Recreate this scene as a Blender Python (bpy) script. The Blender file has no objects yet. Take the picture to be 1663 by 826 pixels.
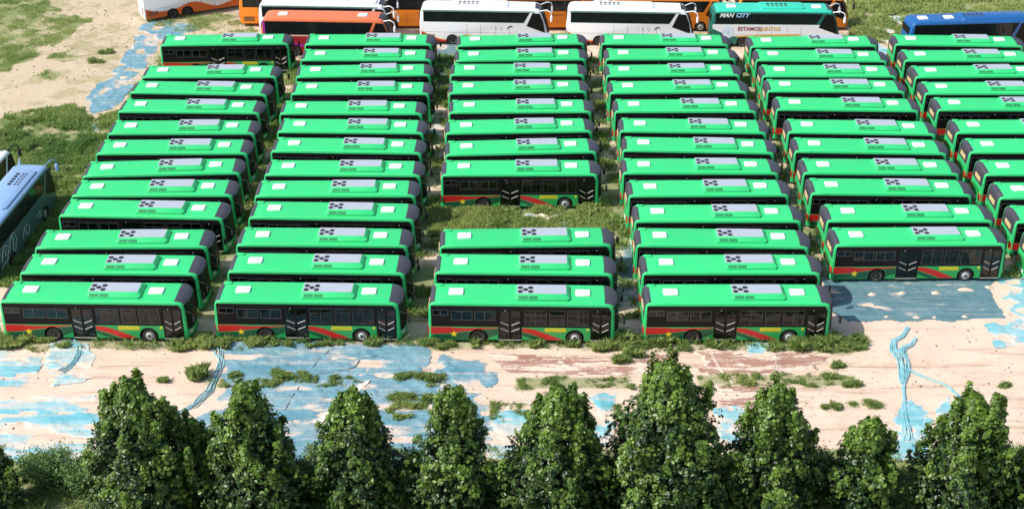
import bpy, bmesh, math, random
import numpy as np
from mathutils import Vector, Matrix

R = math.radians
scene = bpy.context.scene
col = scene.collection
random.seed(7)
rng = np.random.default_rng(7)

# ------------------------------------------------------------ camera
cam_data = bpy.data.cameras.new('camera')
cam = bpy.data.objects.new('camera', cam_data)
col.objects.link(cam)
cam.location = (0.0, 0.0, 49.03)
cam.rotation_euler = (R(90 - 28.884), R(-0.08), 0.0)
cam_data.lens = 50.0
cam_data.sensor_width = 36.0
cam_data.clip_start = 0.5
cam_data.clip_end = 6000.0
scene.camera = cam

# ------------------------------------------------------------ sky and sun
SUN_EL = R(46)
SUN_AZ = math.atan2(-0.95, -0.33)            # clockwise from +Y: the sun stands to the left
world = bpy.data.worlds.new('World')
scene.world = world
world.use_nodes = True
wn = world.node_tree.nodes
sky = wn.new('ShaderNodeTexSky')
sky.sky_type = 'NISHITA'
sky.sun_disc = False
sky.sun_elevation = SUN_EL
sky.sun_rotation = SUN_AZ
sky.air_density = 1.2
sky.dust_density = 1.5
bg = wn['Background']
bg.inputs['Strength'].default_value = 0.13
world.node_tree.links.new(sky.outputs[0], bg.inputs['Color'])
sun_data = bpy.data.lights.new('sun', 'SUN')
sun_data.energy = 4.2
sun_data.angle = R(0.53)
sun_data.color = (1.0, 0.955, 0.89)
sun = bpy.data.objects.new('sun', sun_data)
col.objects.link(sun)
to_sun = Vector((math.sin(SUN_AZ) * math.cos(SUN_EL), math.cos(SUN_AZ) * math.cos(SUN_EL), math.sin(SUN_EL)))
sun.rotation_euler = to_sun.to_track_quat('Z', 'Y').to_euler()
sun.location = to_sun * 200
scene.view_settings.view_transform = 'Standard'
scene.view_settings.look = 'None'
scene.view_settings.exposure = 0.42
scene.view_settings.gamma = 1.0
scene.view_settings.use_curve_mapping = False
scene.render.engine = 'CYCLES'
scene.cycles.max_bounces = 6
scene.cycles.diffuse_bounces = 3
scene.cycles.transparent_max_bounces = 8

# ------------------------------------------------------------ places, in metres on the ground
BUSES = [
    (1, 1, -32.24, 124.24, 2.44), (1, 2, -32.14, 116.49, 0.7), (1, 3, -32.29, 113.03, -2.49), (1, 4, -32.34, 108.96, -1.41),
    (1, 5, -32.12, 104.48, 0.58), (1, 6, -32.09, 100.73, 0.6), (1, 7, -32.1, 96.72, 3.17), (1, 8, -32.0, 93.49, 0.65),
    (1, 9, -31.99, 90.4, -2.1), (1, 10, -32.34, 85.65, 0.71), (1, 11, -32.29, 82.24, -0.81), (1, 12, -32.44, 78.61, -1.25),
    (2, 1, -19.02, 124.55, 0.01), (2, 2, -18.89, 120.6, 0.24), (2, 3, -18.84, 116.58, 2.54), (2, 4, -18.69, 112.77, 0.25),
    (2, 5, -19.04, 108.57, -0.13), (2, 6, -18.69, 104.94, -1.22), (2, 7, -18.63, 101.25, -1.72), (2, 8, -18.52, 97.07, -0.61),
    (2, 9, -18.71, 93.48, 0.44), (2, 10, -18.55, 90.12, -1.76), (2, 11, -18.76, 86.1, -0.81), (2, 12, -18.69, 82.45, -1.42),
    (2, 13, -18.86, 78.61, -1.32), (3, 1, -5.09, 124.23, 2.94), (3, 2, -5.12, 120.43, 2.26), (3, 3, -5.39, 117.09, -0.14),
    (3, 4, -5.4, 112.93, 1.97), (3, 5, -5.21, 108.8, 1.13), (3, 6, -5.35, 104.64, 2.44), (3, 7, -5.2, 100.57, 3.08),
    (3, 8, -5.3, 97.03, 0.62), (3, 9, -4.94, 85.85, 1.51), (3, 10, -5.07, 82.33, -1.13), (3, 11, -5.24, 78.39, -1.2),
    (4, 1, 8.18, 124.78, -1.09), (4, 2, 8.34, 120.9, 0.36), (4, 3, 8.14, 116.87, 1.31), (4, 4, 8.19, 113.04, 1.35),
    (4, 5, 8.39, 109.03, 0.48), (4, 6, 8.58, 105.13, -1.59), (4, 7, 8.59, 101.48, -2.36), (4, 8, 8.28, 97.43, -0.09),
    (4, 9, 8.43, 93.59, 0.89), (4, 10, 8.6, 89.64, 0.08), (4, 11, 8.45, 86.08, -1.21), (4, 12, 8.53, 82.25, 0.25),
    (4, 13, 8.43, 78.31, 0.08), (5, 1, 21.72, 124.07, 1.69), (5, 2, 21.78, 120.72, -1.23), (5, 3, 21.74, 116.89, -0.09),
    (5, 4, 21.65, 113.5, -0.75), (5, 5, 21.8, 109.57, -1.47), (5, 6, 21.98, 104.98, -2.09), (5, 7, 21.88, 101.33, -2.04),
    (5, 8, 21.82, 97.45, -0.75), (5, 9, 21.77, 94.02, -1.31), (5, 10, 22.09, 89.72, 0.02), (5, 11, 21.93, 86.14, 0.93),
    (6, 1, 35.15, 124.7, -2.05), (6, 2, 34.99, 120.64, -0.2), (6, 3, 34.94, 116.69, 1.47), (6, 4, 34.88, 112.99, 0.02),
    (6, 5, 35.03, 109.49, 0.02), (6, 6, 35.3, 104.91, 0.02), (6, 7, 35.33, 101.19, 0.02), (6, 8, 35.35, 97.23, 0.02),
    (6, 9, 35.27, 93.34, 0.02), (6, 10, 35.3, 89.6, 0.3), (6, 11, 35.35, 85.75, 0.2),
]
SHEET_OUTLINES = {
    'p1': [(-33.8, 76.4), (-29.7, 76.4), (-29.4, 74.1), (-29.1, 72.2), (-32.4, 72.2)],
    'p2': [(-29.7, 77.0), (-28.0, 77.8), (-27.1, 77.2), (-26.2, 75.5), (-26.0, 73.8), (-26.1, 72.6), (-28.7, 72.1), (-29.3, 74.8)],
    'p3': [(-31.2, 70.8), (-25.0, 71.3), (-23.8, 67.6), (-23.6, 64.1), (-27.4, 64.1), (-29.5, 65.3)],
    'p19': [(-1.2, 70.7), (2.5, 70.4), (5.2, 68.2), (5.3, 64.9), (-1.5, 64.9)],
    'p20': [(-4.9, 71.8), (-1.2, 71.3), (-1.1, 64.9), (-5.0, 64.9)],
    'p4': [(-19.2, 78.6), (-14.4, 77.7), (-7.6, 77.5), (-5.2, 76.5), (-4.9, 74.3), (-2.7, 72.2), (-1.9, 70.4), (-2.2, 65.5), (-5.9, 64.1), (-10.8, 64.1), (-18.4, 64.1), (-19.6, 68.2), (-18.0, 69.6), (-17.4, 71.4), (-18.1, 74.8), (-19.1, 76.9)],
    'p5': [(-4.5, 75.8), (-3.4, 75.3), (-1.2, 74.9), (0.0, 73.2), (-1.2, 72.1), (-4.9, 71.8), (-5.4, 73.6)],
    'p6': [(-3.2, 72.3), (-1.6, 71.8), (-1.5, 70.3), (-3.0, 70.6)],
    'p7': [(2.8, 76.0), (4.0, 76.0), (4.0, 73.2), (2.9, 73.6)],
    'p8': [(4.2, 71.3), (6.5, 71.6), (6.5, 68.8), (5.6, 65.5), (4.2, 67.6), (4.9, 69.8)],
    'p9': [(12.1, 70.0), (14.5, 70.3), (13.8, 68.1), (12.7, 64.9), (11.2, 65.5), (11.9, 67.5)],
    'p9b': [(15.0, 77.7), (17.9, 77.7), (17.3, 76.0), (15.0, 75.8)],
    'p10': [(21.6, 86.4), (34.8, 86.4), (32.9, 84.2), (32.7, 82.2), (32.9, 80.1), (29.1, 79.9), (21.6, 79.8), (20.9, 81.4)],
    'p10b': [(33.0, 86.4), (37.9, 88.1), (35.0, 76.8), (33.6, 76.4), (30.8, 76.5), (31.0, 79.5), (33.3, 80.4), (32.8, 82.3), (34.0, 83.8)],
    'p11': [(23.7, 71.2), (24.4, 71.3), (24.8, 70.3), (24.9, 68.7), (23.7, 64.9), (21.2, 64.9), (22.0, 67.8), (22.9, 69.4)],
    'p11b': [(25.5, 70.9), (26.4, 71.3), (26.4, 69.7), (25.1, 68.1)],
    'p12': [(-37.8, 117.5), (-37.6, 120.6), (-37.0, 125.2), (-37.0, 131.0), (-37.3, 136.6), (-35.6, 138.1), (-31.0, 136.3), (-32.3, 133.4), (-34.0, 130.4), (-34.2, 124.4), (-34.4, 117.7), (-34.6, 115.5), (-36.3, 113.9)],
    'p12b': [(-36.2, 112.0), (-35.4, 111.8), (-34.3, 109.4), (-35.2, 109.4)],
    'p13': [(-7.9, 131.6), (-4.3, 131.6), (-4.5, 122.0), (-6.4, 120.5), (-7.5, 123.5)],
    'p13b': [(-7.2, 112.2), (-5.5, 112.2), (-5.4, 109.3), (-7.1, 109.3)],
    'p14': [(-2.8, 96.1), (-1.2, 95.9), (-1.1, 92.3), (-2.6, 92.3)],
    'p14b': [(0.7, 96.1), (3.2, 95.9), (5.2, 95.1), (4.5, 92.7), (0.8, 92.5)],
    'p15': [(7.3, 90.5), (9.8, 90.5), (9.1, 81.4), (6.8, 81.5)],
    'p16': [(-37.7, 102.0), (-35.3, 101.9), (-34.2, 95.5), (-35.5, 96.0)],
    'b1': [(-1.8, 76.0), (2.9, 75.9), (10.2, 75.8), (10.7, 74.7), (10.2, 73.5), (4.1, 73.4), (0.0, 73.6)],
    'b2': [(11.4, 76.3), (20.5, 76.1), (18.2, 73.6), (11.7, 73.6)],
    'b3': [(12.1, 72.5), (15.6, 72.5), (15.0, 69.9), (12.3, 70.0)],
    'p17': [(35.5, 138.9), (40.5, 140.0), (39.5, 134.9), (34.5, 133.2)],
    'p18': [(34.5, 133.2), (37.6, 133.1), (35.6, 124.9), (33.4, 124.9)],
}
GRASS_AREAS = {
    'g_front': [(-35.5, 77.9), (-28.3, 77.8), (-21.1, 77.6), (-19.4, 78.0), (-18.8, 77.8), (-9.2, 77.6), (-5.6, 78.0), (-5.2, 78.0), (8.3, 77.8), (22.6, 77.9), (22.7, 76.7), (21.4, 76.0), (15.2, 76.4), (8.2, 76.1), (0.7, 76.7), (-5.2, 76.3), (-9.1, 76.9), (-18.9, 76.2), (-20.8, 76.1), (-28.7, 76.5), (-34.9, 76.1)],
    'g_left': [(-47.5, 110.4), (-42.4, 114.3), (-38.9, 115.2), (-36.1, 112.9), (-33.5, 114.3), (-32.6, 107.2), (-32.3, 98.1), (-32.6, 92.1), (-33.2, 86.6), (-37.5, 81.6)],
    'g_left2': [(-44.4, 101.4), (-40.2, 108.7), (-33.9, 110.3), (-32.3, 98.1), (-32.6, 92.1), (-33.0, 85.7), (-37.5, 81.6)],
    'g_field': [(-60.7, 148.8), (-51.4, 146.7), (-46.5, 140.8), (-42.5, 137.4), (-43.5, 133.1), (-45.5, 129.7), (-45.3, 126.8), (-47.6, 124.0), (-51.5, 122.2)],
    'g_field2': [(-53.1, 126.8), (-47.0, 129.7), (-45.5, 127.6), (-46.9, 124.4), (-51.5, 122.2)],
    'g_field3': [(-44.0, 122.4), (-42.9, 124.7), (-41.7, 123.3), (-41.7, 121.8)],
    'g_field4': [(-44.3, 128.4), (-42.0, 130.1), (-41.1, 127.6), (-42.4, 126.0)],
    'g_top': [(-54.7, 146.7), (-49.8, 146.7), (-49.8, 143.5), (-53.6, 143.1)],
    'g_right': [(36.3, 150.5), (58.5, 150.4), (52.8, 133.1), (38.4, 131.4), (36.6, 131.4), (33.4, 132.1), (34.5, 140.4)],
    'g_gap3': [(-6.2, 97.0), (7.2, 97.5), (7.8, 91.9), (-5.9, 91.5)],
    's2a': [(-19.1, 73.3), (-13.4, 73.7), (-9.6, 73.2), (-9.1, 72.3), (-13.2, 72.0), (-18.5, 72.2)],
    's2b': [(-5.4, 73.5), (-4.1, 73.6), (-4.0, 72.2), (-5.3, 72.0)],
    's2c': [(0.3, 73.2), (7.2, 73.3), (7.5, 72.1), (0.3, 71.9)],
    's2d': [(11.5, 73.3), (21.3, 73.6), (21.2, 72.2), (11.6, 72.0)],
    's3': [(-7.4, 71.2), (-5.3, 71.6), (-4.7, 69.1), (-7.0, 68.6)],
    's3b': [(-1.6, 70.4), (1.0, 70.4), (1.4, 68.5), (-1.5, 68.2)],
    's4': [(5.7, 70.4), (6.6, 70.4), (6.5, 69.0), (5.6, 69.0)],
    'tl': [(-39.1, 139.2), (-26.1, 140.3), (-25.0, 133.4), (-33.9, 135.2)],
    'bot': [(-32.9, 66.1), (-18.7, 65.5), (-1.1, 65.8), (14.7, 65.8), (32.4, 66.0), (29.2, 56.8), (-29.7, 56.9)],
}

# ------------------------------------------------------------ noise and helpers
_tab = np.random.default_rng(99).random(65536)


def vnoise(x, y, seed=0):
    x = np.asarray(x, float); y = np.asarray(y, float)
    xi = np.floor(x).astype(np.int64); yi = np.floor(y).astype(np.int64)
    fx = x - xi; fy = y - yi
    fx = fx * fx * (3 - 2 * fx); fy = fy * fy * (3 - 2 * fy)

    def h(a, b):
        return _tab[(a * 73856093 ^ b * 19349663 ^ seed * 83492791) & 65535]
    return ((h(xi, yi) * (1 - fx) + h(xi + 1, yi) * fx) * (1 - fy) + (h(xi, yi + 1) * (1 - fx) + h(xi + 1, yi + 1) * fx) * fy)


def fbm(x, y, seed=0, octv=4):
    s = 0; a = 0.5; t = 0
    x = np.asarray(x, float); y = np.asarray(y, float)
    for i in range(octv):
        s = s + a * vnoise(x, y, seed + i); t += a; a *= 0.5; x = x * 2.03 + 7.1; y = y * 2.03 + 3.7
    return s / t


def smooth(a, b, x):
    t = np.clip((x - a) / (b - a), 0, 1)
    return t * t * (3 - 2 * t)


RUTS = [(76.3, 11), (75.9, 12), (74.5, 13), (74.1, 14), (72.2, 15), (71.7, 16), (70.4, 17), (69.9, 18), (68.1, 19), (67.6, 20)]


def ground_z(x, y):
    x = np.asarray(x, float); y = np.asarray(y, float)
    z = 0.10 * (fbm(x * 0.22, y * 0.22, 3) - 0.5) + 0.05 * (fbm(x * 1.1, y * 1.1, 5) - 0.5)
    # long shallow ruts along the driving lane in front of the buses
    lane = smooth(64.5, 66.5, y) * (1 - smooth(75.5, 77, y))
    for y0, k in RUTS:
        z = z - 0.035 * np.exp(-((y - y0 - 0.5 * (fbm(x * 0.06, y0, k, 2) - 0.5)) / 0.13) ** 2) * (0.4 + fbm(x * 0.3, y0, k + 3, 2)) * (np.abs(x) < 60)
    z = z + lane * 0.07 * (fbm(x * 0.06, y * 1.3, 17, 3) - 0.5)
    return z


def inside(px, py, poly):
    px = np.asarray(px, float); py = np.asarray(py, float)
    res = np.zeros(px.shape, bool)
    n = len(poly)
    for i in range(n):
        x1, y1 = poly[i]; x2, y2 = poly[(i + 1) % n]
        if y1 == y2:
            continue
        c = ((y1 > py) != (y2 > py)) & (px < (x2 - x1) * (py - y1) / (y2 - y1) + x1)
        res ^= c
    return res


def warp_inside(x, y, poly, amp, freq, seed):
    wx = x + amp * (fbm(x * freq, y * freq, seed) - 0.5) * 2
    wy = y + amp * (fbm(x * freq, y * freq, seed + 31) - 0.5) * 2
    return inside(wx, wy, poly)


def link(o, parent=None):
    col.objects.link(o)
    if parent is not None:
        o.parent = parent
    return o


def tag(o, label=None, category=None, group=None, kind=None):
    if label: o['label'] = label
    if category: o['category'] = category
    if group: o['group'] = group
    if kind: o['kind'] = kind
    return o


def empty(name, loc=(0, 0, 0), rz=0.0):
    o = bpy.data.objects.new(name, None)
    o.empty_display_size = 0.3
    o.location = loc
    o.rotation_euler = (0, 0, rz)
    return link(o)


def np_mesh(name, verts, faces, mats, smooth_shade=False, attr=None, face_mat=None):
    """verts (n,3), faces (m,k) arrays -> mesh, quickly"""
    me = bpy.data.meshes.new(name)
    verts = np.asarray(verts, np.float32); faces = np.asarray(faces, np.int32)
    m, k = faces.shape
    me.vertices.add(len(verts)); me.vertices.foreach_set('co', verts.ravel())
    me.loops.add(m * k); me.loops.foreach_set('vertex_index', faces.ravel())
    me.polygons.add(m)
    me.polygons.foreach_set('loop_start', np.arange(0, m * k, k, dtype=np.int32))
    for q in (mats if isinstance(mats, (list, tuple)) else [mats]):
        me.materials.append(q)
    if face_mat is not None:
        me.polygons.foreach_set('material_index', np.asarray(face_mat, np.int32))
    me.update(calc_edges=True)
    if smooth_shade:
        me.polygons.foreach_set('use_smooth', np.ones(m, bool))
    if attr:
        for an, (dom, vals) in attr.items():
            vals = np.asarray(vals, np.float32)
            if vals.ndim == 1:
                a = me.attributes.new(an, 'FLOAT', dom); a.data.foreach_set('value', vals)
            else:
                a = me.attributes.new(an, 'FLOAT_COLOR', dom); a.data.foreach_set('color', vals.ravel())
    return me


class MB:
    """collects shapes into one mesh"""
    def __init__(s):
        s.v = []; s.f = []; s.m = []

    def add(s, vs, fs, mi=0):
        b = len(s.v)
        s.v += [tuple(q) for q in vs]
        s.f += [tuple(b + i for i in q) for q in fs]
        s.m += [mi] * len(fs)
        return s

    def box(s, x0, x1, y0, y1, z0, z1, mi=0):
        vs = [(x, y, z) for z in (z0, z1) for y in (y0, y1) for x in (x0, x1)]
        return s.add(vs, [(0, 2, 3, 1), (4, 5, 7, 6), (0, 1, 5, 4), (2, 6, 7, 3), (0, 4, 6, 2), (1, 3, 7, 5)], mi)

    def bevbox(s, x0, x1, y0, y1, z0, z1, b, mi=0):
        """box whose top and upright edges are chamfered"""
        def ring(i, z):
            return [(x0 + i + b, y0 + i, z), (x1 - i - b, y0 + i, z), (x1 - i, y0 + i + b, z), (x1 - i, y1 - i - b, z),
                    (x1 - i - b, y1 - i, z), (x0 + i + b, y1 - i, z), (x0 + i, y1 - i - b, z), (x0 + i, y0 + i + b, z)]
        rs = [ring(0, z0), ring(0, z1 - b), ring(b * 0.35, z1 - b * 0.3), ring(b, z1)]
        return s.loft(rs, mi, caps=True)

    def loft(s, rings, mi=0, caps=True, closed=True):
        n = len(rings[0]); b = len(s.v)
        for r in rings: s.v += [tuple(q) for q in r]
        for i in range(len(rings) - 1):
            for j in range(n if closed else n - 1):
                k = (j + 1) % n
                s.f.append((b + i * n + j, b + i * n + k, b + (i + 1) * n + k, b + (i + 1) * n + j)); s.m.append(mi)
        if caps:
            s.f.append(tuple(b + j for j in reversed(range(n)))); s.m.append(mi)
            s.f.append(tuple(b + (len(rings) - 1) * n + j for j in range(n))); s.m.append(mi)
        return s

    def tube(s, pts, rad, n=8, mi=0, caps=True):
        pts = [Vector(p) for p in pts]
        if not isinstance(rad, (list, tuple)): rad = [rad] * len(pts)
        rings = []
        up = Vector((0.13, 0.21, 0.97))
        for i, p in enumerate(pts):
            d = (pts[min(i + 1, len(pts) - 1)] - pts[max(i - 1, 0)]).normalized()
            a = d.cross(up)
            if a.length < 0.05: a = d.cross(Vector((1, 0, 0)))
            a.normalize(); b2 = d.cross(a)
            rings.append([p + (a * math.cos(t) + b2 * math.sin(t)) * rad[i] for t in [2 * math.pi * k / n for k in range(n)]])
        return s.loft(rings, mi, caps)

    def cyl_y(s, cx, cz, r, y0, y1, n=24, mi=0):
        r0 = [(cx + r * math.cos(t), y0, cz + r * math.sin(t)) for t in [2 * math.pi * k / n for k in range(n)]]
        return s.loft([r0, [(a, y1, c) for a, _, c in r0]], mi)

    def lathe_y(s, cx, cz, prof, n=28, mi=0, caps=True):
        """prof: (radius, y) pairs"""
        return s.loft([[(cx + r * math.cos(t), y, cz + r * math.sin(t)) for t in [2 * math.pi * k / n for k in range(n)]] for r, y in prof], mi, caps)

    def disc_z(s, cx, cy, r, z0, z1, n=16, mi=0):
        r0 = [(cx + r * math.cos(t), cy + r * math.sin(t), z0) for t in [2 * math.pi * k / n for k in range(n)]]
        return s.loft([r0, [(a, b, z1) for a, b, _ in r0]], mi)

    def plate(s, poly, y, out, mi=0):
        """flat shape (x, z) standing on a side wall at y; out = outward thickness with sign"""
        n = len(poly); b = len(s.v)
        s.v += [(x, y, z) for x, z in poly] + [(x, y + out, z) for x, z in poly]
        s.f.append(tuple(b + i for i in range(n))); s.f.append(tuple(b + n + i for i in reversed(range(n))))
        for i in range(n):
            j = (i + 1) % n
            s.f.append((b + i, b + n + i, b + n + j, b + j))
        s.m += [mi] * (n + 2)
        return s

    def mesh(s, name, mats, angle=None, fix=True):
        me = bpy.data.meshes.new(name)
        me.from_pydata(s.v, [], s.f)
        for q in (mats if isinstance(mats, (list, tuple)) else [mats]): me.materials.append(q)
        me.polygons.foreach_set('material_index', s.m)
        if fix:
            bm = bmesh.new(); bm.from_mesh(me); bmesh.ops.recalc_face_normals(bm, faces=bm.faces); bm.to_mesh(me); bm.free()
        if angle:
            me.polygons.foreach_set('use_smooth', [True] * len(me.polygons))
            me.set_sharp_from_angle(angle=R(angle))
        me.update()
        return me

    def build(s, name, mats, parent=None, angle=None):
        return link(bpy.data.objects.new(name, s.mesh(name, mats, angle)), parent)


def cut(o, cutter_mb, angle=None):
    """take the cutter's volume out of a mesh object"""
    cm = cutter_mb.mesh('cutter', o.data.materials[0])
    co = bpy.data.objects.new('cutter', cm); col.objects.link(co); co.parent = o.parent
    md = o.modifiers.new('cut', 'BOOLEAN'); md.operation = 'DIFFERENCE'; md.object = co; md.solver = 'EXACT'
    dg = bpy.context.evaluated_depsgraph_get()
    me = bpy.data.meshes.new_from_object(o.evaluated_get(dg))
    o.modifiers.clear(); old = o.data; o.data = me; me.name = o.name
    bpy.data.objects.remove(co); bpy.data.meshes.remove(cm); bpy.data.meshes.remove(old)
    if angle:
        me.polygons.foreach_set('use_smooth', [True] * len(me.polygons)); me.set_sharp_from_angle(angle=R(angle))
    return o


def text_mesh(name, body, size, mat, extrude=0.004, shear=0.0, offset=0.0, xscale=1.0):
    cu = bpy.data.curves.new(name, 'FONT')
    cu.body = body; cu.size = size; cu.extrude = extrude; cu.shear = shear; cu.offset = offset
    cu.align_x = 'CENTER'; cu.align_y = 'CENTER'; cu.resolution_u = 2
    o = bpy.data.objects.new(name, cu); col.objects.link(o)
    dg = bpy.context.evaluated_depsgraph_get()
    me = bpy.data.meshes.new_from_object(o.evaluated_get(dg))
    me.transform(Matrix.Diagonal((xscale, 1, 1, 1)))
    me.transform(Matrix.Rotation(R(90), 4, 'X'))
    me.materials.clear(); me.materials.append(mat)
    bpy.data.objects.remove(o); bpy.data.curves.remove(cu)
    return me


def copy_tree(o, parent=None):
    c = o.copy(); col.objects.link(c)
    if parent is not None: c.parent = parent
    for ch in o.children: copy_tree(ch, c)
    return c


# ------------------------------------------------------------ materials
def new_mat(name):
    m = bpy.data.materials.new(name); m.use_nodes = True
    return m, m.node_tree.nodes, m.node_tree.links, m.node_tree.nodes['Principled BSDF']


def paint(name, c, rough=0.35, spec=0.5, coat=0.0, metal=0.0, grime=0.12, scale=1.3, bump=0.0, vary=0.0):
    """painted or moulded surface: a little uneven in colour and gloss"""
    m, n, l, b = new_mat(name)
    tc = n.new('ShaderNodeTexCoord')
    nz = n.new('ShaderNodeTexNoise'); nz.inputs['Scale'].default_value = scale; nz.inputs['Detail'].default_value = 6
    oi = n.new('ShaderNodeObjectInfo')
    va = n.new('ShaderNodeVectorMath'); va.operation = 'ADD'
    cmb = n.new('ShaderNodeCombineXYZ')
    mu = n.new('ShaderNodeMath'); mu.operation = 'MULTIPLY'; mu.inputs[1].default_value = 60
    l.new(oi.outputs['Random'], mu.inputs[0]); l.new(mu.outputs[0], cmb.inputs[0]); l.new(mu.outputs[0], cmb.inputs[1])
    l.new(tc.outputs['Object'], va.inputs[0]); l.new(cmb.outputs[0], va.inputs[1]); l.new(va.outputs[0], nz.inputs['Vector'])
    rp = n.new('ShaderNodeValToRGB'); rp.color_ramp.elements[0].position = 0.35; rp.color_ramp.elements[1].position = 0.75
    l.new(nz.outputs['Fac'], rp.inputs[0])
    mx = n.new('ShaderNodeMixRGB'); mx.blend_type = 'MIX'
    mx.inputs[1].default_value = (*c, 1)
    g = (c[0] * 0.8 + 0.035, c[1] * 0.8 + 0.03, c[2] * 0.8 + 0.022)
    mx.inputs[2].default_value = (*g, 1)
    sc = n.new('ShaderNodeMath'); sc.operation = 'MULTIPLY'; sc.inputs[1].default_value = min(1, grime * 3)
    l.new(rp.outputs[0], sc.inputs[0]); l.new(sc.outputs[0], mx.inputs[0])
    if vary:
        hs = n.new('ShaderNodeHueSaturation'); vm = n.new('ShaderNodeMath'); vm.operation = 'MULTIPLY_ADD'; vm.inputs[1].default_value = vary; vm.inputs[2].default_value = 1 - vary * 0.6
        l.new(oi.outputs['Random'], vm.inputs[0]); l.new(vm.outputs[0], hs.inputs['Value']); l.new(mx.outputs[0], hs.inputs['Color']); l.new(hs.outputs[0], b.inputs['Base Color'])
    else:
        l.new(mx.outputs[0], b.inputs['Base Color'])
    ra = n.new('ShaderNodeMath'); ra.operation = 'MULTIPLY_ADD'; ra.inputs[1].default_value = 0.25; ra.inputs[2].default_value = rough
    l.new(sc.outputs[0], ra.inputs[0]); l.new(ra.outputs[0], b.inputs['Roughness'])
    b.inputs['Specular IOR Level'].default_value = spec
    b.inputs['Coat Weight'].default_value = coat
    b.inputs['Metallic'].default_value = metal
    if bump:
        bp = n.new('ShaderNodeBump'); bp.inputs['Strength'].default_value = bump; bp.inputs['Distance'].default_value = 0.02
        l.new(nz.outputs['Fac'], bp.inputs['Height']); l.new(bp.outputs[0], b.inputs['Normal'])
    return m


M = {}
M['green'] = paint('bus_green_paint', (0.028, 0.535, 0.165), 0.45, 0.4, grime=0.16, vary=0.10)
M['shaded_green'] = paint('bus_green_paint_shaded', (0.018, 0.33, 0.08), 0.35, grime=0.10)  # bus green with the shade of the dim sides put into the colour
M['dark_green'] = paint('dark_green_paint', (0.006, 0.085, 0.035), 0.35)
M['red'] = paint('red_paint', (0.52, 0.012, 0.012), 0.38)
M['yellow'] = paint('yellow_vinyl', (0.80, 0.62, 0.02), 0.5, grime=0.05)
M['olive'] = paint('yellow_green_vinyl', (0.36, 0.42, 0.025), 0.5)
M['band'] = paint('black_gloss_band', (0.008, 0.007, 0.007), 0.45, 0.18, grime=0.02)
M['glass'] = paint('tinted_glass', (0.010, 0.013, 0.014), 0.10, 0.38, grime=0.04)
M['frame'] = paint('grey_window_frame', (0.09, 0.095, 0.10), 0.4)
M['rail'] = paint('pale_handrail', (0.42, 0.40, 0.36), 0.35)
M['cap'] = paint('dark_grey_roof_front', (0.040, 0.040, 0.055), 0.5, grime=0.2)
M['black'] = paint('black_rubber', (0.015, 0.015, 0.015), 0.75, 0.3)
M['tyre'] = paint('tyre_rubber', (0.022, 0.021, 0.020), 0.85, 0.25, grime=0.25, scale=4)
M['rim'] = paint('steel_rim', (0.62, 0.62, 0.60), 0.4, metal=0.1)
M['hub'] = paint('dark_hub', (0.03, 0.03, 0.03), 0.5)
M['hatch'] = paint('white_roof_hatch', (0.80, 0.82, 0.80), 0.45, grime=0.06)
M['unit_top'] = paint('pale_grey_unit_lid', (0.36, 0.40, 0.45), 0.5, grime=0.15)
M['fan'] = paint('black_fan', (0.008, 0.008, 0.012), 0.5)
M['grille'] = paint('dark_green_grille', (0.012, 0.13, 0.05), 0.6)
M['cream'] = paint('cream_display', (0.62, 0.50, 0.24), 0.5)
M['lamp'] = paint('clear_lamp', (0.55, 0.57, 0.58), 0.12)
M['tail'] = paint('red_lamp', (0.45, 0.008, 0.006), 0.2)
M['white'] = paint('white_coach_paint', (0.80, 0.79, 0.80), 0.3, coat=0.3, grime=0.05)
M['orange'] = paint('orange_coach_paint', (0.72, 0.20, 0.012), 0.35, grime=0.06)
M['deep_orange'] = paint('deep_orange_paint', (0.66, 0.12, 0.012), 0.35, grime=0.06)
M['coral'] = paint('coral_coach_paint', (0.72, 0.155, 0.055), 0.4, grime=0.06)
M['magenta'] = paint('magenta_paint', (0.38, 0.03, 0.30), 0.4)
M['crimson'] = paint('crimson_paint', (0.42, 0.02, 0.03), 0.35)
M['cream_line'] = paint('pale_orange_line', (0.80, 0.48, 0.20), 0.4)
M['teal'] = paint('teal_coach_paint', (0.012, 0.13, 0.095), 0.35, grime=0.06)
M['turquoise'] = paint('turquoise_roof_paint', (0.03, 0.50, 0.34), 0.42, grime=0.08)
M['grey_green'] = paint('grey_green_trim', (0.10, 0.28, 0.19), 0.45)
M['gold'] = paint('gold_vinyl', (0.62, 0.36, 0.03), 0.4)
M['blue'] = paint('blue_coach_paint', (0.008, 0.095, 0.30), 0.35, coat=0.2, grime=0.06)
M['silver'] = paint('silver_blue_paint', (0.22, 0.35, 0.56), 0.35, grime=0.10, metal=0.0)
M['silver_side'] = paint('grey_green_coach_side', (0.075, 0.135, 0.145), 0.35, grime=0.10)
M['line_white'] = paint('white_vinyl', (0.72, 0.75, 0.75), 0.5)
M['grey_text'] = paint('grey_vinyl', (0.42, 0.40, 0.44), 0.5)
M['skyblue'] = paint('pale_blue_vinyl', (0.35, 0.55, 0.80), 0.4)
M['dark_red'] = paint('dark_red_vinyl', (0.26, 0.02, 0.03), 0.4)
M['rope'] = paint('seam_with_shadow', (0.075, 0.09, 0.105), 0.8)  # tone of the net seams, their shadow included in the colour


def mix_rgb(n, l, fac, a, b):
    mx = n.new('ShaderNodeMixRGB')
    for i, q in ((0, fac), (1, a), (2, b)):
        if isinstance(q, (tuple, list)): mx.inputs[i].default_value = (*q, 1) if len(q) == 3 else q
        elif isinstance(q, (int, float)): mx.inputs[i].default_value = q
        else: l.new(q, mx.inputs[i])
    return mx.outputs[0]


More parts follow.
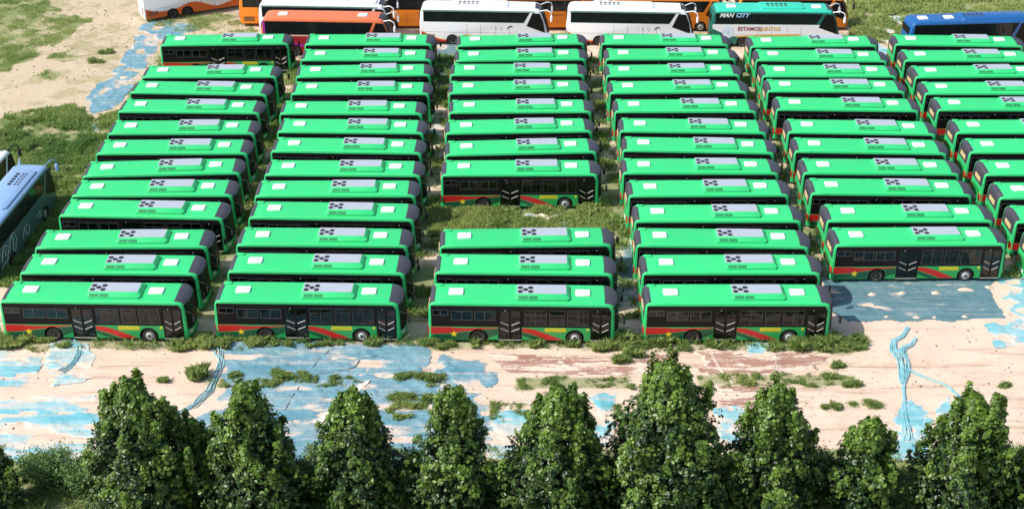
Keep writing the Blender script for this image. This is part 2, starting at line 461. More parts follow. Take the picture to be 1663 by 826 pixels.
def noise_node(n, l, vec, scale, detail=6, rough=0.6, sx=1, sy=1):
    mp = n.new('ShaderNodeMapping'); mp.inputs['Scale'].default_value = (sx, sy, 1)
    l.new(vec, mp.inputs[0])
    nz = n.new('ShaderNodeTexNoise'); nz.inputs['Scale'].default_value = scale; nz.inputs['Detail'].default_value = detail
    nz.inputs['Roughness'].default_value = rough
    l.new(mp.outputs[0], nz.inputs['Vector'])
    return nz.outputs['Fac']


def ramp(n, l, fac, a, b):
    rp = n.new('ShaderNodeValToRGB'); rp.color_ramp.elements[0].position = a; rp.color_ramp.elements[1].position = b
    l.new(fac, rp.inputs[0])
    return rp.outputs[0]


def ground_material():
    m, n, l, b = new_mat('sandy_ground')
    tc = n.new('ShaderNodeTexCoord'); v = tc.outputs['Object']
    at = n.new('ShaderNodeAttribute'); at.attribute_name = 'cover'
    sp = n.new('ShaderNodeSeparateColor'); l.new(at.outputs['Color'], sp.inputs[0])
    n1 = noise_node(n, l, v, 0.35, 8)
    n2 = noise_node(n, l, v, 2.6, 8, 0.7)
    n3 = noise_node(n, l, v, 0.9, 8, 0.65, 0.12, 1.6)         # wheel tracks drawn out along the lane
    n4 = noise_node(n, l, v, 14, 4, 0.7)
    sand = mix_rgb(n, l, ramp(n, l, n1, 0.32, 0.68), (0.67, 0.53, 0.415), (0.60, 0.45, 0.345))
    sand = mix_rgb(n, l, ramp(n, l, n2, 0.56, 0.74), sand, (0.50, 0.39, 0.29))
    tr = n.new('ShaderNodeMath'); tr.operation = 'MULTIPLY'
    l.new(ramp(n, l, n3, 0.52, 0.66), tr.inputs[0]); l.new(sp.outputs[2], tr.inputs[1])
    sand = mix_rgb(n, l, tr.outputs[0], sand, (0.44, 0.30, 0.22))
    n5 = noise_node(n, l, v, 1.9, 5, 0.75, 0.8, 1.1)
    dry = mix_rgb(n, l, ramp(n, l, n2, 0.4, 0.6), (0.30, 0.28, 0.13), (0.46, 0.37, 0.25))
    sand = mix_rgb(n, l, sp.outputs[1], sand, dry)
    tw = n.new('ShaderNodeMath'); tw.operation = 'MULTIPLY'           # trodden twigs and dead weeds
    l.new(ramp(n, l, n5, 0.53, 0.60), tw.inputs[0]); l.new(at.outputs['Alpha'], tw.inputs[1])
    sand = mix_rgb(n, l, tw.outputs[0], sand, (0.27, 0.22, 0.12))
    gr = mix_rgb(n, l, ramp(n, l, n2, 0.38, 0.62), (0.12, 0.175, 0.055), (0.22, 0.25, 0.095))
    out = mix_rgb(n, l, sp.outputs[0], sand, gr)
    l.new(out, b.inputs['Base Color'])
    b.inputs['Roughness'].default_value = 0.95; b.inputs['Specular IOR Level'].default_value = 0.15
    ad = n.new('ShaderNodeMath'); ad.operation = 'MULTIPLY_ADD'; ad.inputs[1].default_value = 0.35
    l.new(n4, ad.inputs[0]); l.new(n2, ad.inputs[2])
    bp = n.new('ShaderNodeBump'); bp.inputs['Strength'].default_value = 0.55; bp.inputs['Distance'].default_value = 0.08
    l.new(ad.outputs[0], bp.inputs['Height']); l.new(bp.outputs[0], b.inputs['Normal'])
    return m


def sheet_material(name, c1, c2, dust=(0.58, 0.47, 0.37), lo=0.45, hi=0.7, rough=0.6, alongx=True):
    """woven ground netting, partly dusted over with sand"""
    m, n, l, b = new_mat(name)
    tc = n.new('ShaderNodeTexCoord'); v = tc.outputs['Object']
    at = n.new('ShaderNodeAttribute'); at.attribute_name = 'dust'
    n1 = noise_node(n, l, v, 0.5, 6, 0.6, 0.5, 1.2)
    n2 = noise_node(n, l, v, 1.1, 8, 0.7, 0.22 if alongx else 1, 1.5 if alongx else 1)
    n3 = noise_node(n, l, v, 5.0, 6, 0.7)
    base = mix_rgb(n, l, ramp(n, l, n1, 0.35, 0.65), c1, c2)
    s = n.new('ShaderNodeMath'); s.operation = 'ADD'; l.new(n2, s.inputs[0]); l.new(at.outputs['Fac'], s.inputs[1])
    s2 = n.new('ShaderNodeMath'); s2.operation = 'MULTIPLY_ADD'; s2.inputs[1].default_value = 0.35
    l.new(n3, s2.inputs[0]); l.new(s.outputs[0], s2.inputs[2])
    o = mix_rgb(n, l, ramp(n, l, s2.outputs[0], lo + 0.18, hi + 0.18), base, dust)
    n6 = noise_node(n, l, v, 1.4, 9, 0.8, 0.09, 2.2)                  # fine drifts of sand drawn out along the lane
    dr = n.new('ShaderNodeMath'); dr.operation = 'MULTIPLY'; dr.inputs[1].default_value = 0.4
    l.new(ramp(n, l, n6, 0.53, 0.60), dr.inputs[0])
    o = mix_rgb(n, l, dr.outputs[0], o, dust)
    l.new(o, b.inputs['Base Color'])
    b.inputs['Roughness'].default_value = rough; b.inputs['Specular IOR Level'].default_value = 0.3
    rg = n.new('ShaderNodeTexNoise'); rg.noise_type = 'RIDGED_MULTIFRACTAL'; rg.inputs['Scale'].default_value = 0.9; rg.inputs['Detail'].default_value = 4; rg.inputs['Roughness'].default_value = 0.5
    l.new(v, rg.inputs['Vector'])
    hh = n.new('ShaderNodeMath'); hh.operation = 'MULTIPLY_ADD'; hh.inputs[1].default_value = 0.5; l.new(n3, hh.inputs[0]); l.new(rg.outputs['Fac'], hh.inputs[2])
    bp = n.new('ShaderNodeBump'); bp.inputs['Strength'].default_value = 0.75; bp.inputs['Distance'].default_value = 0.09
    l.new(hh.outputs[0], bp.inputs['Height']); l.new(bp.outputs[0], b.inputs['Normal'])
    return m


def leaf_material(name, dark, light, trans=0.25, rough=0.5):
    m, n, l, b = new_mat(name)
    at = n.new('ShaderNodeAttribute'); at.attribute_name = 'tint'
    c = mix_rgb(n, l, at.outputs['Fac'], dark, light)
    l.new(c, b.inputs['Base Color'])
    b.inputs['Roughness'].default_value = rough; b.inputs['Specular IOR Level'].default_value = 0.35
    tr = n.new('ShaderNodeBsdfTranslucent'); l.new(c, tr.inputs['Color'])
    mx = n.new('ShaderNodeMixShader'); mx.inputs[0].default_value = trans
    l.new(b.outputs[0], mx.inputs[1]); l.new(tr.outputs[0], mx.inputs[2])
    l.new(mx.outputs[0], n['Material Output'].inputs['Surface'])
    return m


def clear_glass(name, tint):
    m, n, l, b = new_mat(name)
    tr = n.new('ShaderNodeBsdfTransparent'); tr.inputs['Color'].default_value = (*tint, 1)
    gl = n.new('ShaderNodeBsdfGlossy'); gl.inputs['Roughness'].default_value = 0.05
    fr = n.new('ShaderNodeFresnel'); fr.inputs['IOR'].default_value = 1.45
    mx = n.new('ShaderNodeMixShader'); l.new(fr.outputs[0], mx.inputs[0]); l.new(tr.outputs[0], mx.inputs[1]); l.new(gl.outputs[0], mx.inputs[2])
    l.new(mx.outputs[0], n['Material Output'].inputs['Surface'])
    return m


M['clear'] = clear_glass('tinted_clear_glass', (0.62, 0.68, 0.68))
M['cabin'] = paint('grey_cabin_lining', (0.12, 0.12, 0.12), 0.7)
M['seat'] = paint('blue_grey_seat', (0.16, 0.22, 0.26), 0.6)
M['ground'] = ground_material()
M['blue_net'] = sheet_material('blue_ground_net', (0.085, 0.235, 0.305), (0.19, 0.325, 0.37), (0.56, 0.47, 0.40), 0.53, 0.86)
M['cyan_net'] = sheet_material('cyan_ground_net', (0.11, 0.39, 0.455), (0.29, 0.49, 0.52), (0.66, 0.53, 0.43), 0.49, 0.78)
M['teal_net'] = sheet_material('teal_ground_net', (0.070, 0.165, 0.195), (0.125, 0.225, 0.25), (0.44, 0.40, 0.35), 0.50, 0.95)
M['brown_film'] = sheet_material('brown_ground_film', (0.30, 0.155, 0.115), (0.36, 0.20, 0.15), (0.66, 0.53, 0.43), 0.44, 0.54)
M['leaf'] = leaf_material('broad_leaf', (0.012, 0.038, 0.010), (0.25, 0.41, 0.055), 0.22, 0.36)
M['shrub'] = leaf_material('shrub_leaf', (0.06, 0.135, 0.036), (0.20, 0.32, 0.09), 0.25, 0.6)
M['grass'] = leaf_material('grass_blade', (0.145, 0.275, 0.072), (0.50, 0.54, 0.19), 0.45, 0.7)
M['bark'] = paint('bark', (0.10, 0.08, 0.06), 0.9, 0.2, grime=0.4, scale=6, bump=0.6)
M['sand_pile'] = paint('sand_heap', (0.62, 0.48, 0.37), 0.95, 0.1, grime=0.2, scale=5, bump=0.4)
M['stone'] = paint('brown_clod', (0.26, 0.19, 0.13), 0.95, 0.1, grime=0.3, scale=3)
M['scrap'] = paint('white_plastic_scrap', (0.72, 0.66, 0.58), 0.6)

# ------------------------------------------------------------ ground
def axis(a, b, step, far):
    core = list(np.arange(a, b + 1e-6, step))
    lo = []; hi = []; s = step
    x = a
    while x > far[0]:
        s *= 1.6; x -= s; lo.append(x)
    s = step; x = core[-1]
    while x < far[1]:
        s *= 1.6; x += s; hi.append(x)
    return np.array(lo[::-1] + core + hi)


def grass_cover(x, y):
    """how green the ground is (0..1) at each place"""
    g = np.zeros(np.shape(x))
    spec = {'g_front': (0.6, 0.35), 'g_left': (0.85, 1.2), 'g_left2': (1.0, 1.0), 'g_field': (0.85, 1.6), 'g_field2': (0.8, 1.6), 'g_field3': (0.7, 0.6),
            'g_field4': (0.5, 0.9), 'g_top': (0.6, 1.5), 'g_right': (0.95, 0.8), 'g_gap3': (0.9, 0.5), 's2a': (0.7, 0.4), 's2b': (0.7, 0.3),
            's2c': (0.75, 0.3), 's2d': (0.7, 0.3), 's3': (0.7, 0.5), 's3b': (0.3, 0.6), 's4': (0.7, 0.3), 'tl': (0.35, 1.0), 'bot': (0.95, 0.5)}
    for k, (d, w) in spec.items():
        ins = warp_inside(x, y, GRASS_AREAS[k], w, 0.7, hash_seed(k)).astype(float)
        pat = smooth(0.30, 0.55, fbm(x * 0.55, y * 0.75, hash_seed(k) + 5))
        g = np.maximum(g, ins * d * ((0.8 if k in ('g_left2', 'g_right', 'g_gap3', 'bot') else 0.45) + (0.2 if k in ('g_left2', 'g_right', 'g_gap3', 'bot') else 0.55) * pat))
    # between the buses, where nobody drives
    lot = ((x > -33.5) & (x < 49) & (y > 79.5) & (y < 127)) & ~((x > 20.8) & (y < 85.2))
    g = np.maximum(g, lot * 0.85 * smooth(0.36, 0.58, fbm(x * 0.35, y * 0.35, 77)))
    return g


def hash_seed(k):
    return sum(ord(c) * (i + 3) for i, c in enumerate(k)) % 997


gx = axis(-62, 62, 0.28, (-2500, 2500))
gy = axis(54, 152, 0.28, (-600, 4000))
GX, GY = np.meshgrid(gx, gy)
flat = (np.abs(GX) < 70) & (GY > 48) & (GY < 160)
GZ = np.where(flat, ground_z(GX, GY), 0.0)
cov = grass_cover(GX, GY)
far = smooth(60, 70, np.abs(GX)) + smooth(150, 165, GY)
cov = np.maximum(cov, np.clip(far, 0, 1) * 0.55 * smooth(0.4, 0.6, fbm(GX * 0.06, GY * 0.06, 8)))
# yellowed, trodden ground at the upper left and by the coaches
dry = smooth(0.50, 0.70, fbm(GX * 0.55, GY * 0.8, 41)) * (smooth(96, 112, GY) * (GX < -25) + smooth(126, 131, GY) * (GX >= -25))
dry = np.clip(dry * 0.9 + 0.55 * smooth(104, 116, GY) * (1 - smooth(-32, -26, GX)), 0, 1)
ruts = sum(np.exp(-((GY - y0 - 0.5 * (fbm(GX * 0.06, np.full_like(GX, y0), k, 2) - 0.5)) / 0.16) ** 2) * smooth(0.35, 0.65, fbm(GX * 0.12, np.full_like(GX, y0), k + 7, 3)) for y0, k in RUTS)
lane = 1.2 * np.clip(ruts, 0, 1) + 0.75 * smooth(65, 67, GY) * (1 - smooth(76, 77.5, GY)) + 0.4 * smooth(76, 78, GY) * (GX > 20.5) * (1 - smooth(79, 81, GY))
twig = np.clip(1.0 * smooth(100, 112, GY) * (1 - smooth(-31, -27, GX)) + 0.6 * smooth(126, 130, GY) + 0.35 * smooth(66, 69, GY) * (1 - smooth(76, 79, GY)) * (GX > 16), 0, 1) * smooth(0.40, 0.62, fbm(GX * 0.16, GY * 0.2, 63))
nx, ny = len(gx), len(gy)
I = np.arange(nx * ny).reshape(ny, nx)
F = np.stack([I[:-1, :-1], I[:-1, 1:], I[1:, 1:], I[1:, :-1]], -1).reshape(-1, 4)
C = np.stack([cov, dry, lane, twig], -1).reshape(-1, 4)
gm = np_mesh('ground', np.stack([GX, GY, GZ], -1).reshape(-1, 3), F, M['ground'], True, {'cover': ('POINT', C)})
ground = link(bpy.data.objects.new('ground', gm))
tag(ground, 'pale sandy ground with wheel tracks and patches of grass', 'ground', kind='structure')

# ------------------------------------------------------------ netting and film lying on the sand
SHEETS = {   # key: (material, wrinkle, share buried, dust, along lane stripes, name, label)
    'p1': ('cyan_net', 0.03, 0.15, 0.06, 1, 'ground_net', 'dusty pale blue ground net before the front left green bus, by the left edge'),
    'p2': ('cyan_net', 0.05, 0.28, 0.04, 1, 'ground_net', 'half buried cyan ground net with a curled fold under the front left bus'),
    'p3': ('cyan_net', 0.03, 0.22, 0.06, 1, 'ground_net', 'striped cyan ground net beside the leftmost tall tree'),
    'p4': ('blue_net', 0.05, 0.14, -0.03, 1, 'ground_net', 'large grey blue ground net spread before the second front bus'),
    'p5': ('blue_net', 0.06, 0.25, -0.02, 0, 'ground_net', 'blue ground net with crumpled pale edge before the third front bus'),
    'p6': ('blue_net', 0.03, 0.25, -0.15, 0, 'ground_net', 'small blue net patch behind the fourth tall tree'),
    'p7': ('cyan_net', 0.07, 0.35, 0.12, 0, 'ground_net', 'narrow crumpled whitish cyan strip crossing the brown film'),
    'p8': ('cyan_net', 0.06, 0.25, -0.02, 0, 'ground_net', 'crumpled cyan and blue net left of the biggest tree'),
    'p9': ('cyan_net', 0.04, 0.15, -0.05, 0, 'ground_net', 'pale cyan net right of the biggest tree'),
    'p9b': ('cyan_net', 0.07, 0.30, -0.1, 0, 'ground_net', 'cyan net scrap by the front wheel of the fourth front bus'),
    'p10': ('teal_net', 0.03, 0.06, -0.1, 1, 'ground_net', 'wide dark teal ground net beside the fifth column front bus'),
    'p10b': ('cyan_net', 0.035, 0.25, -0.06, 0, 'ground_net', 'bright cyan net on the sand by the right edge'),
    'p11': ('cyan_net', 0.06, 0.10, -0.08, 0, 'ground_net', 'fan shaped cyan net below the twisted net rope'),
    'p11b': ('cyan_net', 0.04, 0.15, -0.02, 0, 'ground_net', 'small cyan net scrap above the ninth tree'),
    'p12': ('blue_net', 0.05, 0.20, -0.04, 0, 'ground_net', 'long blue ground net strip left of the rearmost green buses'),
    'p12b': ('blue_net', 0.05, 0.25, -0.15, 0, 'ground_net', 'small blue net scrap in the grass left of the buses'),
    'p13': ('teal_net', 0.04, 0.12, 0.0, 0, 'ground_net', 'grey teal net between the second and third bus columns at the back'),
    'p13b': ('cyan_net', 0.07, 0.35, 0.05, 0, 'ground_net', 'pale net scrap between the second and third bus columns halfway'),
    'p14': ('cyan_net', 0.06, 0.25, -0.05, 0, 'ground_net', 'small cyan net in the grassy gap of the third column, left piece'),
    'p14b': ('cyan_net', 0.10, 0.45, 0.05, 0, 'ground_net', 'torn whitish cyan net in the grassy gap of the third column'),
    'p15': ('teal_net', 0.05, 0.20, 0.02, 0, 'ground_net', 'teal net between the third and fourth columns near the front'),
    'p16': ('cyan_net', 0.07, 0.50, 0.10, 0, 'ground_net', 'pale net scraps beside the silver coach front'),
    'p17': ('cyan_net', 0.06, 0.50, 0.10, 0, 'ground_net', 'pale net scrap in the grass left of the blue coach'),
    'p18': ('cyan_net', 0.06, 0.40, 0.10, 0, 'ground_net', 'pale net between the fifth and sixth bus columns at the back'),
    'p19': ('cyan_net', 0.05, 0.30, 0.10, 1, 'ground_net', 'washed out pale net between the fourth and fifth tall trees'),
    'p20': ('blue_net', 0.04, 0.25, 0.04, 1, 'ground_net', 'faded blue net strip right of the third tall tree'),
    'b1': ('brown_film', 0.02, 0.10, -0.03, 1, 'ground_film', 'reddish brown film half under sand before the third front bus'),
    'b2': ('brown_film', 0.02, 0.10, -0.03, 1, 'ground_film', 'reddish brown film half under sand before the fourth front bus'),
    'b3': ('brown_film', 0.02, 0.15, 0.0, 1, 'ground_film', 'small brown film patch between the biggest tree and its right neighbour'),
}


def make_sheet(key, spec, k):
    mat, amp, bury, dust, stripes, name, label = spec
    poly = SHEET_OUTLINES[key]
    xs = [p[0] for p in poly]; ys = [p[1] for p in poly]
    st = 0.11
    ax = np.arange(min(xs) - 0.6, max(xs) + 0.6, st); ay = np.arange(min(ys) - 0.6, max(ys) + 0.6, st)
    X, Y = np.meshgrid(ax, ay)
    seed = 100 + k * 13
    keep = warp_inside(X, Y, poly, 0.35, 0.9, seed)
    ridge = 1 - np.abs(2 * fbm(X * 0.9 + Y * 0.35, Y * 1.1 - X * 0.2, seed + 3) - 1)
    fine = 1 - np.abs(2 * fbm(X * 3.1, Y * 2.6, seed + 9, 3) - 1)
    # netting sags under drifted sand
    b = fbm(X * (0.45 if stripes else 0.9), Y * (1.5 if stripes else 0.9), seed + 21, 6)
    th = np.quantile(b[keep], bury) if keep.any() else 0
    over = (b - th)
    e = keep.astype(float)                       # 0 at the rim, 1 well inside
    for _ in range(3):
        for axn in (0, 1):
            cs_ = np.cumsum(np.pad(e, [(5, 4) if q == axn else (0, 0) for q in (0, 1)], mode='edge'), axis=axn)
            hi_ = np.take(cs_, np.arange(9, cs_.shape[axn]), axis=axn); lo_ = np.take(cs_, np.arange(0, cs_.shape[axn] - 9), axis=axn)
            e = (hi_ - lo_) / 9
    e = np.clip((e - 0.35) / 0.6, 0, 1)
    over = over - (1 - e) * 0.13
    amp = amp * (0.25 + 0.75 * e)
    Z = ground_z(X, Y) + np.clip(over * 0.5, -0.05, 0.018) + amp * (np.maximum(ridge - 0.70, 0) * 4.5 + 0.55 * (fine - 0.6)) + 0.002
    n2, n1 = X.shape
    J = np.arange(n1 * n2).reshape(n2, n1)
    fk = keep[:-1, :-1] & keep[1:, :-1] & keep[:-1, 1:] & keep[1:, 1:]
    f = np.stack([J[:-1, :-1], J[:-1, 1:], J[1:, 1:], J[1:, :-1]], -1)[fk]
    used = np.unique(f); remap = np.full(n1 * n2, -1); remap[used] = np.arange(len(used))
    v = np.stack([X, Y, Z], -1).reshape(-1, 3)[used]
    dv = np.full(X.shape, dust) + (0.04 - 0.24 * (smooth(72.8, 73.3, Y) * (1 - smooth(74.2, 74.6, Y)) + smooth(68.3, 68.6, Y) * (1 - smooth(69.5, 69.9, Y))) if stripes and mat in ('blue_net', 'cyan_net') else 0) + 0.10 * (fbm(X * 0.25, Y * 0.25, 55, 2) - 0.5) + 2.8 * np.clip(0.085 - over, 0, 0.13)
    me = np_mesh(name, v, remap[f], M[mat], True, {'dust': ('POINT', dv.reshape(-1)[used])})
    return tag(link(bpy.data.objects.new(name, me)), label, 'tarpaulin', 'nets and films lying on the sand')


for k, (key, spec) in enumerate(SHEETS.items()):
    make_sheet(key, spec, k)


def rope(name, pts, r, mat, label, category, seed, strands=3, spread=(0.12,)):
    """a bunch of strands lying along a line; spread = half width at points along it"""
    rr = random.Random(seed); mb = MB(); fine = []
    for i in range(len(pts) - 1):
        (x0, y0), (x1, y1) = pts[i], pts[i + 1]
        q = max(2, int(math.hypot(x1 - x0, y1 - y0) / 0.16))
        fine += [(x0 + (x1 - x0) * t / q, y0 + (y1 - y0) * t / q) for t in range(q)]
    fine.append(pts[-1]); n = len(fine)
    for s in range(strands):
        o = (s + 0.5) / strands * 2 - 1; line = []; rad = []
        for i, (x, y) in enumerate(fine):
            u = i / max(1, n - 1) * (len(spread) - 1); k = min(int(u), len(spread) - 2) if len(spread) > 1 else 0
            w = spread[0] if len(spread) == 1 else spread[k] + (spread[k + 1] - spread[k]) * (u - k)
            a = fine[max(i - 2, 0)]; b = fine[min(i + 2, n - 1)]
            d = Vector((b[0] - a[0], b[1] - a[1])).normalized()
            q = w * (o + 1.3 * (float(fbm(i * 0.13, s * 7.7 + seed, seed)) - 0.5))
            px = x - d.y * q; py = y + d.x * q
            z = float(ground_z(px, py)) + r * 0.5 + 0.6 * r * rr.random() + 0.07 * w / 0.2 * (1 - o * o) * float(fbm(i * 0.2, s * 3.1, seed + 4))
            line.append((px, py, z)); rad.append(r * (0.6 + 0.9 * float(fbm(i * 0.21, s * 5.3, seed + 9))))
        mb.tube(line, rad, 6)
    o = mb.build(name, M[mat], None, 60)
    a = o.data.attributes.new('dust', 'FLOAT', 'POINT'); a.data.foreach_set('value', [-0.08] * len(o.data.vertices))
    return tag(o, label, category)


rope('twisted_net', [(25.9, 79.0), (25.3, 77.9), (24.6, 77.3), (24.4, 76.3), (24.7, 75.4), (24.5, 74.2), (24.1, 72.8), (23.8, 71.2), (23.4, 69.5), (22.9, 66.6)], 0.045, 'cyan_net',
     'long twisted cyan net rope lying on the bare sand at right', 'tarpaulin', 3, 9, (0.12, 0.16, 0.22, 0.34, 0.30, 0.09, 0.07, 0.14, 0.22, 0.3))
rope('twisted_net', [(26.1, 77.7), (25.6, 76.9), (25.0, 76.5), (24.7, 75.8)], 0.045, 'cyan_net', 'short branch of cyan net beside the long twisted net rope', 'tarpaulin', 4, 7, (0.08, 0.14, 0.2, 0.3))
rope('twisted_net', [(24.4, 74.4), (25.4, 73.3), (26.6, 72.4), (27.0, 71.4), (27.2, 70.4)], 0.05, 'cyan_net', 'thin curved net string running to the ninth tree', 'tarpaulin', 5, 2, (0.05,))
rope('twisted_net', [(-28.6, 77.6), (-27.6, 76.6), (-27.3, 75.6), (-27.4, 74.6), (-27.9, 73.7)], 0.03, 'cyan_net', 'curled cyan net fold in front of the leftmost front bus', 'tarpaulin', 6, 6, (0.35, 0.25, 0.2, 0.25))
rope('twisted_net', [(-19.3, 77.3), (-18.6, 76.2), (-18.2, 74.8), (-18.2, 73.2), (-18.3, 71.6), (-18.9, 70.2), (-19.9, 69.2)], 0.028, 'cyan_net', 'cyan net edge curling down from the second front bus', 'tarpaulin', 7, 6, (0.5, 0.25, 0.2, 0.25, 0.15))
rope('twisted_net', [(-10.2, 71.1), (-10.0, 70.2), (-9.8, 69.6)], 0.05, 'cyan_net', 'short bright cyan net knot left of the third tree', 'tarpaulin', 8, 4, (0.12, 0.06))
rope('ground_line', [(-11.6, 76.2), (-12.1, 75.1), (-12.6, 73.6), (-12.9, 72.3), (-13.3, 70.8), (-13.5, 69.5), (-13.8, 68.2)], 0.026, 'rope', 'seam with painted shadow across the large grey blue net, left one', 'cable', 9, 1)  # thin tube for a net seam, its shadow given as dark colour
rope('ground_line', [(-7.4, 76.4), (-8.2, 75.6), (-9.5, 75.2), (-9.8, 74.3), (-10.9, 73.7), (-12.0, 73.5)], 0.024, 'rope', 'seam with painted shadow across the large grey blue net, right one', 'cable', 10, 1)
rope('ground_line', [(17.4, 77.2), (16.6, 74.8), (16.2, 72.6), (15.9, 71.0), (15.3, 69.4)], 0.016, 'scrap', 'pale string across the brown film before the fourth front bus', 'cable', 11, 2, (0.2, 0.1))
rope('ground_line', [(12.6, 77.0), (12.8, 75.2), (13.1, 73.8), (13.6, 72.6)], 0.018, 'scrap', 'pale film edge beside the brown film near the biggest tree', 'cable', 12, 2, (0.15, 0.1))


def heap(name, x, y, rx, ry, hgt, mat, label, category, seed, group=None):
    n1, n2 = 18, 8
    vs = [(0.0, 0.0, hgt)]
    for j in range(1, n2 + 1):
        rr = j / n2
        for i in range(n1):
            t = 2 * math.pi * i / n1
            w = 0.7 + 0.6 * float(fbm(math.cos(t) * 1.3 + seed, math.sin(t) * 1.3 + seed * 2, seed))
            zz = hgt * (math.cos(rr * math.pi) * 0.5 + 0.5) * (0.75 + 0.5 * float(vnoise(rr * 4 + seed, t * 2, seed))) - 0.09 * rr
            vs.append((rx * rr * w * math.cos(t), ry * rr * w * math.sin(t), zz))
    fs = [(0, 1 + i, 1 + (i + 1) % n1) for i in range(n1)]
    mb = MB().add(vs, fs)
    fs = []
    for j in range(n2 - 1):
        for i in range(n1):
            a = 1 + j * n1 + i; b2 = 1 + j * n1 + (i + 1) % n1
            fs.append((a, a + n1, b2 + n1, b2))
    mb.f += fs; mb.m += [0] * len(fs)
    o = mb.build(name, M[mat], None, 80)
    o.location = (x, y, float(ground_z(x, y)) + 0.02)
    return tag(o, label, category, group)


ordn = ['first', 'second', 'third', 'fourth', 'fifth', 'sixth', 'seventh', 'eighth', 'ninth', 'tenth', 'eleventh', 'twelfth', 'thirteenth']
for i, (x, y, a, b2) in enumerate([(24.5, 83.2, 0.55, 0.3), (26.6, 83.4, 0.45, 0.28), (28.9, 83.5, 0.55, 0.3), (31.0, 83.9, 0.95, 0.4), (32.7, 84.2, 0.5, 0.35)]):
    heap('sand_heap', x, y, a, b2, 0.16, 'sand_pile', 'small sand heap in the middle of the dark teal net, %s from left' % ordn[i], 'sand heap', 21 + i, 'sand heaps weighing down the teal net')
for i, (x, y, a, b2) in enumerate([(24.8, 80.3, 0.35, 0.25), (26.8, 80.3, 0.45, 0.25), (28.0, 80.3, 0.3, 0.22), (30.0, 80.35, 0.4, 0.25), (32.9, 80.7, 0.6, 0.35)]):
    heap('sand_heap', x, y, a, b2, 0.12, 'sand_pile', 'small sand heap on the near edge of the teal net, %s from left' % ordn[i], 'sand heap', 31 + i, 'sand heaps weighing down the teal net')
heap('sand_heap', -35.6, 122.3, 1.2, 0.9, 0.10, 'sand_pile', 'sand patch heaped on the long blue net strip', 'sand heap', 41)
heap('sand_heap', -9.0, 72.0, 0.5, 0.6, 0.12, 'sand_pile', 'sand heap above the third tall tree', 'sand heap', 42)
heap('sand_heap', -14.5, 73.6, 0.45, 0.35, 0.14, 'sand_pile', 'sand heap on the blue net by a grass tuft', 'sand heap', 43)


def scrap(x, y, w, l2, rz, label, seed):
    rr = random.Random(seed); nn = 6
    vs = []; fs = []
    for j in range(nn + 1):
        for i in range(nn + 1):
            u = i / nn - 0.5; w2 = j / nn
            vs.append((u * w * (1 - 0.75 * w2) + rr.uniform(-.03, .03), (w2 - 0.5) * l2, 0.05 + rr.uniform(0, 0.09)))
    for j in range(nn):
        for i in range(nn):
            a = j * (nn + 1) + i
            fs.append((a, a + 1, a + nn + 2, a + nn + 1))
    o = MB().add(vs, fs).build('plastic_scrap', M['scrap'], None, 70)
    o.location = (x, y, float(ground_z(x, y))); o.rotation_euler = (0, 0, R(rz))
    tag(o, label, 'plastic scrap')


scrap(-11.0, 68.9, 0.55, 1.6, -30, 'crumpled white plastic triangle between the second and third trees', 1)
scrap(-9.1, 72.2, 0.6, 1.5, -35, 'torn whitish plastic piece above the third tree', 2)


# loose stones and clods on the sand
gs = np.random.default_rng(71)
ns_ = 5200
sx = np.concatenate([gs.uniform(-32, 36, 2600), gs.uniform(-60, -26, 2600)]); sy = np.concatenate([gs.uniform(65, 80, 2600), gs.uniform(100, 146, 2600)])
kp = fbm(sx * 0.35, sy * 0.5, 91) > gs.normal(0.52, 0.07, ns_)
sx, sy = sx[kp], sy[kp]; ns_ = len(sx)
sr = 0.025 + 0.075 * gs.random(ns_) ** 3 + 0.02 * (sy > 90)
o6 = np.array([(1, 0, 0), (0, 1, 0), (-1, 0, 0), (0, -1, 0), (0, 0, 0.7), (0, 0, -0.5)], float)
SV = (o6[None] * (0.7 + 0.6 * gs.random((ns_, 6, 1)))) * sr[:, None, None] + np.stack([sx, sy, ground_z(sx, sy) + sr * 0.25], 1)[:, None, :]
f8 = np.array([(0, 1, 4), (1, 2, 4), (2, 3, 4), (3, 0, 4), (1, 0, 5), (2, 1, 5), (3, 2, 5), (0, 3, 5)])
SF = (f8[None] + (np.arange(ns_) * 6)[:, None, None]).reshape(-1, 3)
tag(link(bpy.data.objects.new('stones', np_mesh('stones', SV.reshape(-1, 3), SF, M['stone']))), 'scattered small stones and clods on the sand', 'stones', kind='stuff')

# ------------------------------------------------------------ vehicles
def inset_ring(sil, d):
    """shrink a closed x-z outline by d, but leave its underside in place"""
    n = len(sil); out = []
    cx = sum(p[0] for p in sil) / n; cz = sum(p[1] for p in sil) / n
    for i in range(n):
        a = Vector(sil[i - 1]); b = Vector(sil[i]); c = Vector(sil[(i + 1) % n])
        e1 = (b - a).normalized(); e2 = (c - b).normalized()
        n1 = Vector((e1.y, -e1.x)); n2 = Vector((e2.y, -e2.x))
        if n1.dot(b - Vector((cx, cz))) < 0: n1 = -n1
        if n2.dot(b - Vector((cx, cz))) < 0: n2 = -n2
        if n1.y < -0.7: n1 = Vector((0, 0))
        if n2.y < -0.7: n2 = Vector((0, 0))
        nn = n1 + n2
        if nn.length > 1e-6:
            k = 1.0 if (n1.length == 0 or n2.length == 0) else 1.0 / max(0.35, 1 + n1.dot(n2))
            b = b - nn * d * k
        out.append((b.x, b.y))
    return out


def front_curve(x, y, x0, bow, hw):
    return x - bow * max(0.0, min(1.0, (x - x0) / 0.9)) * (abs(y) / hw) ** 3


def crowned(y, z, hw, c):
    """the roof falls off gently towards both sides"""
    t = max(0.0, min(1.0, (z - 2.5) / 0.5))
    return z - c * (abs(y) / hw) ** 2.2 * t * t * (3 - 2 * t)


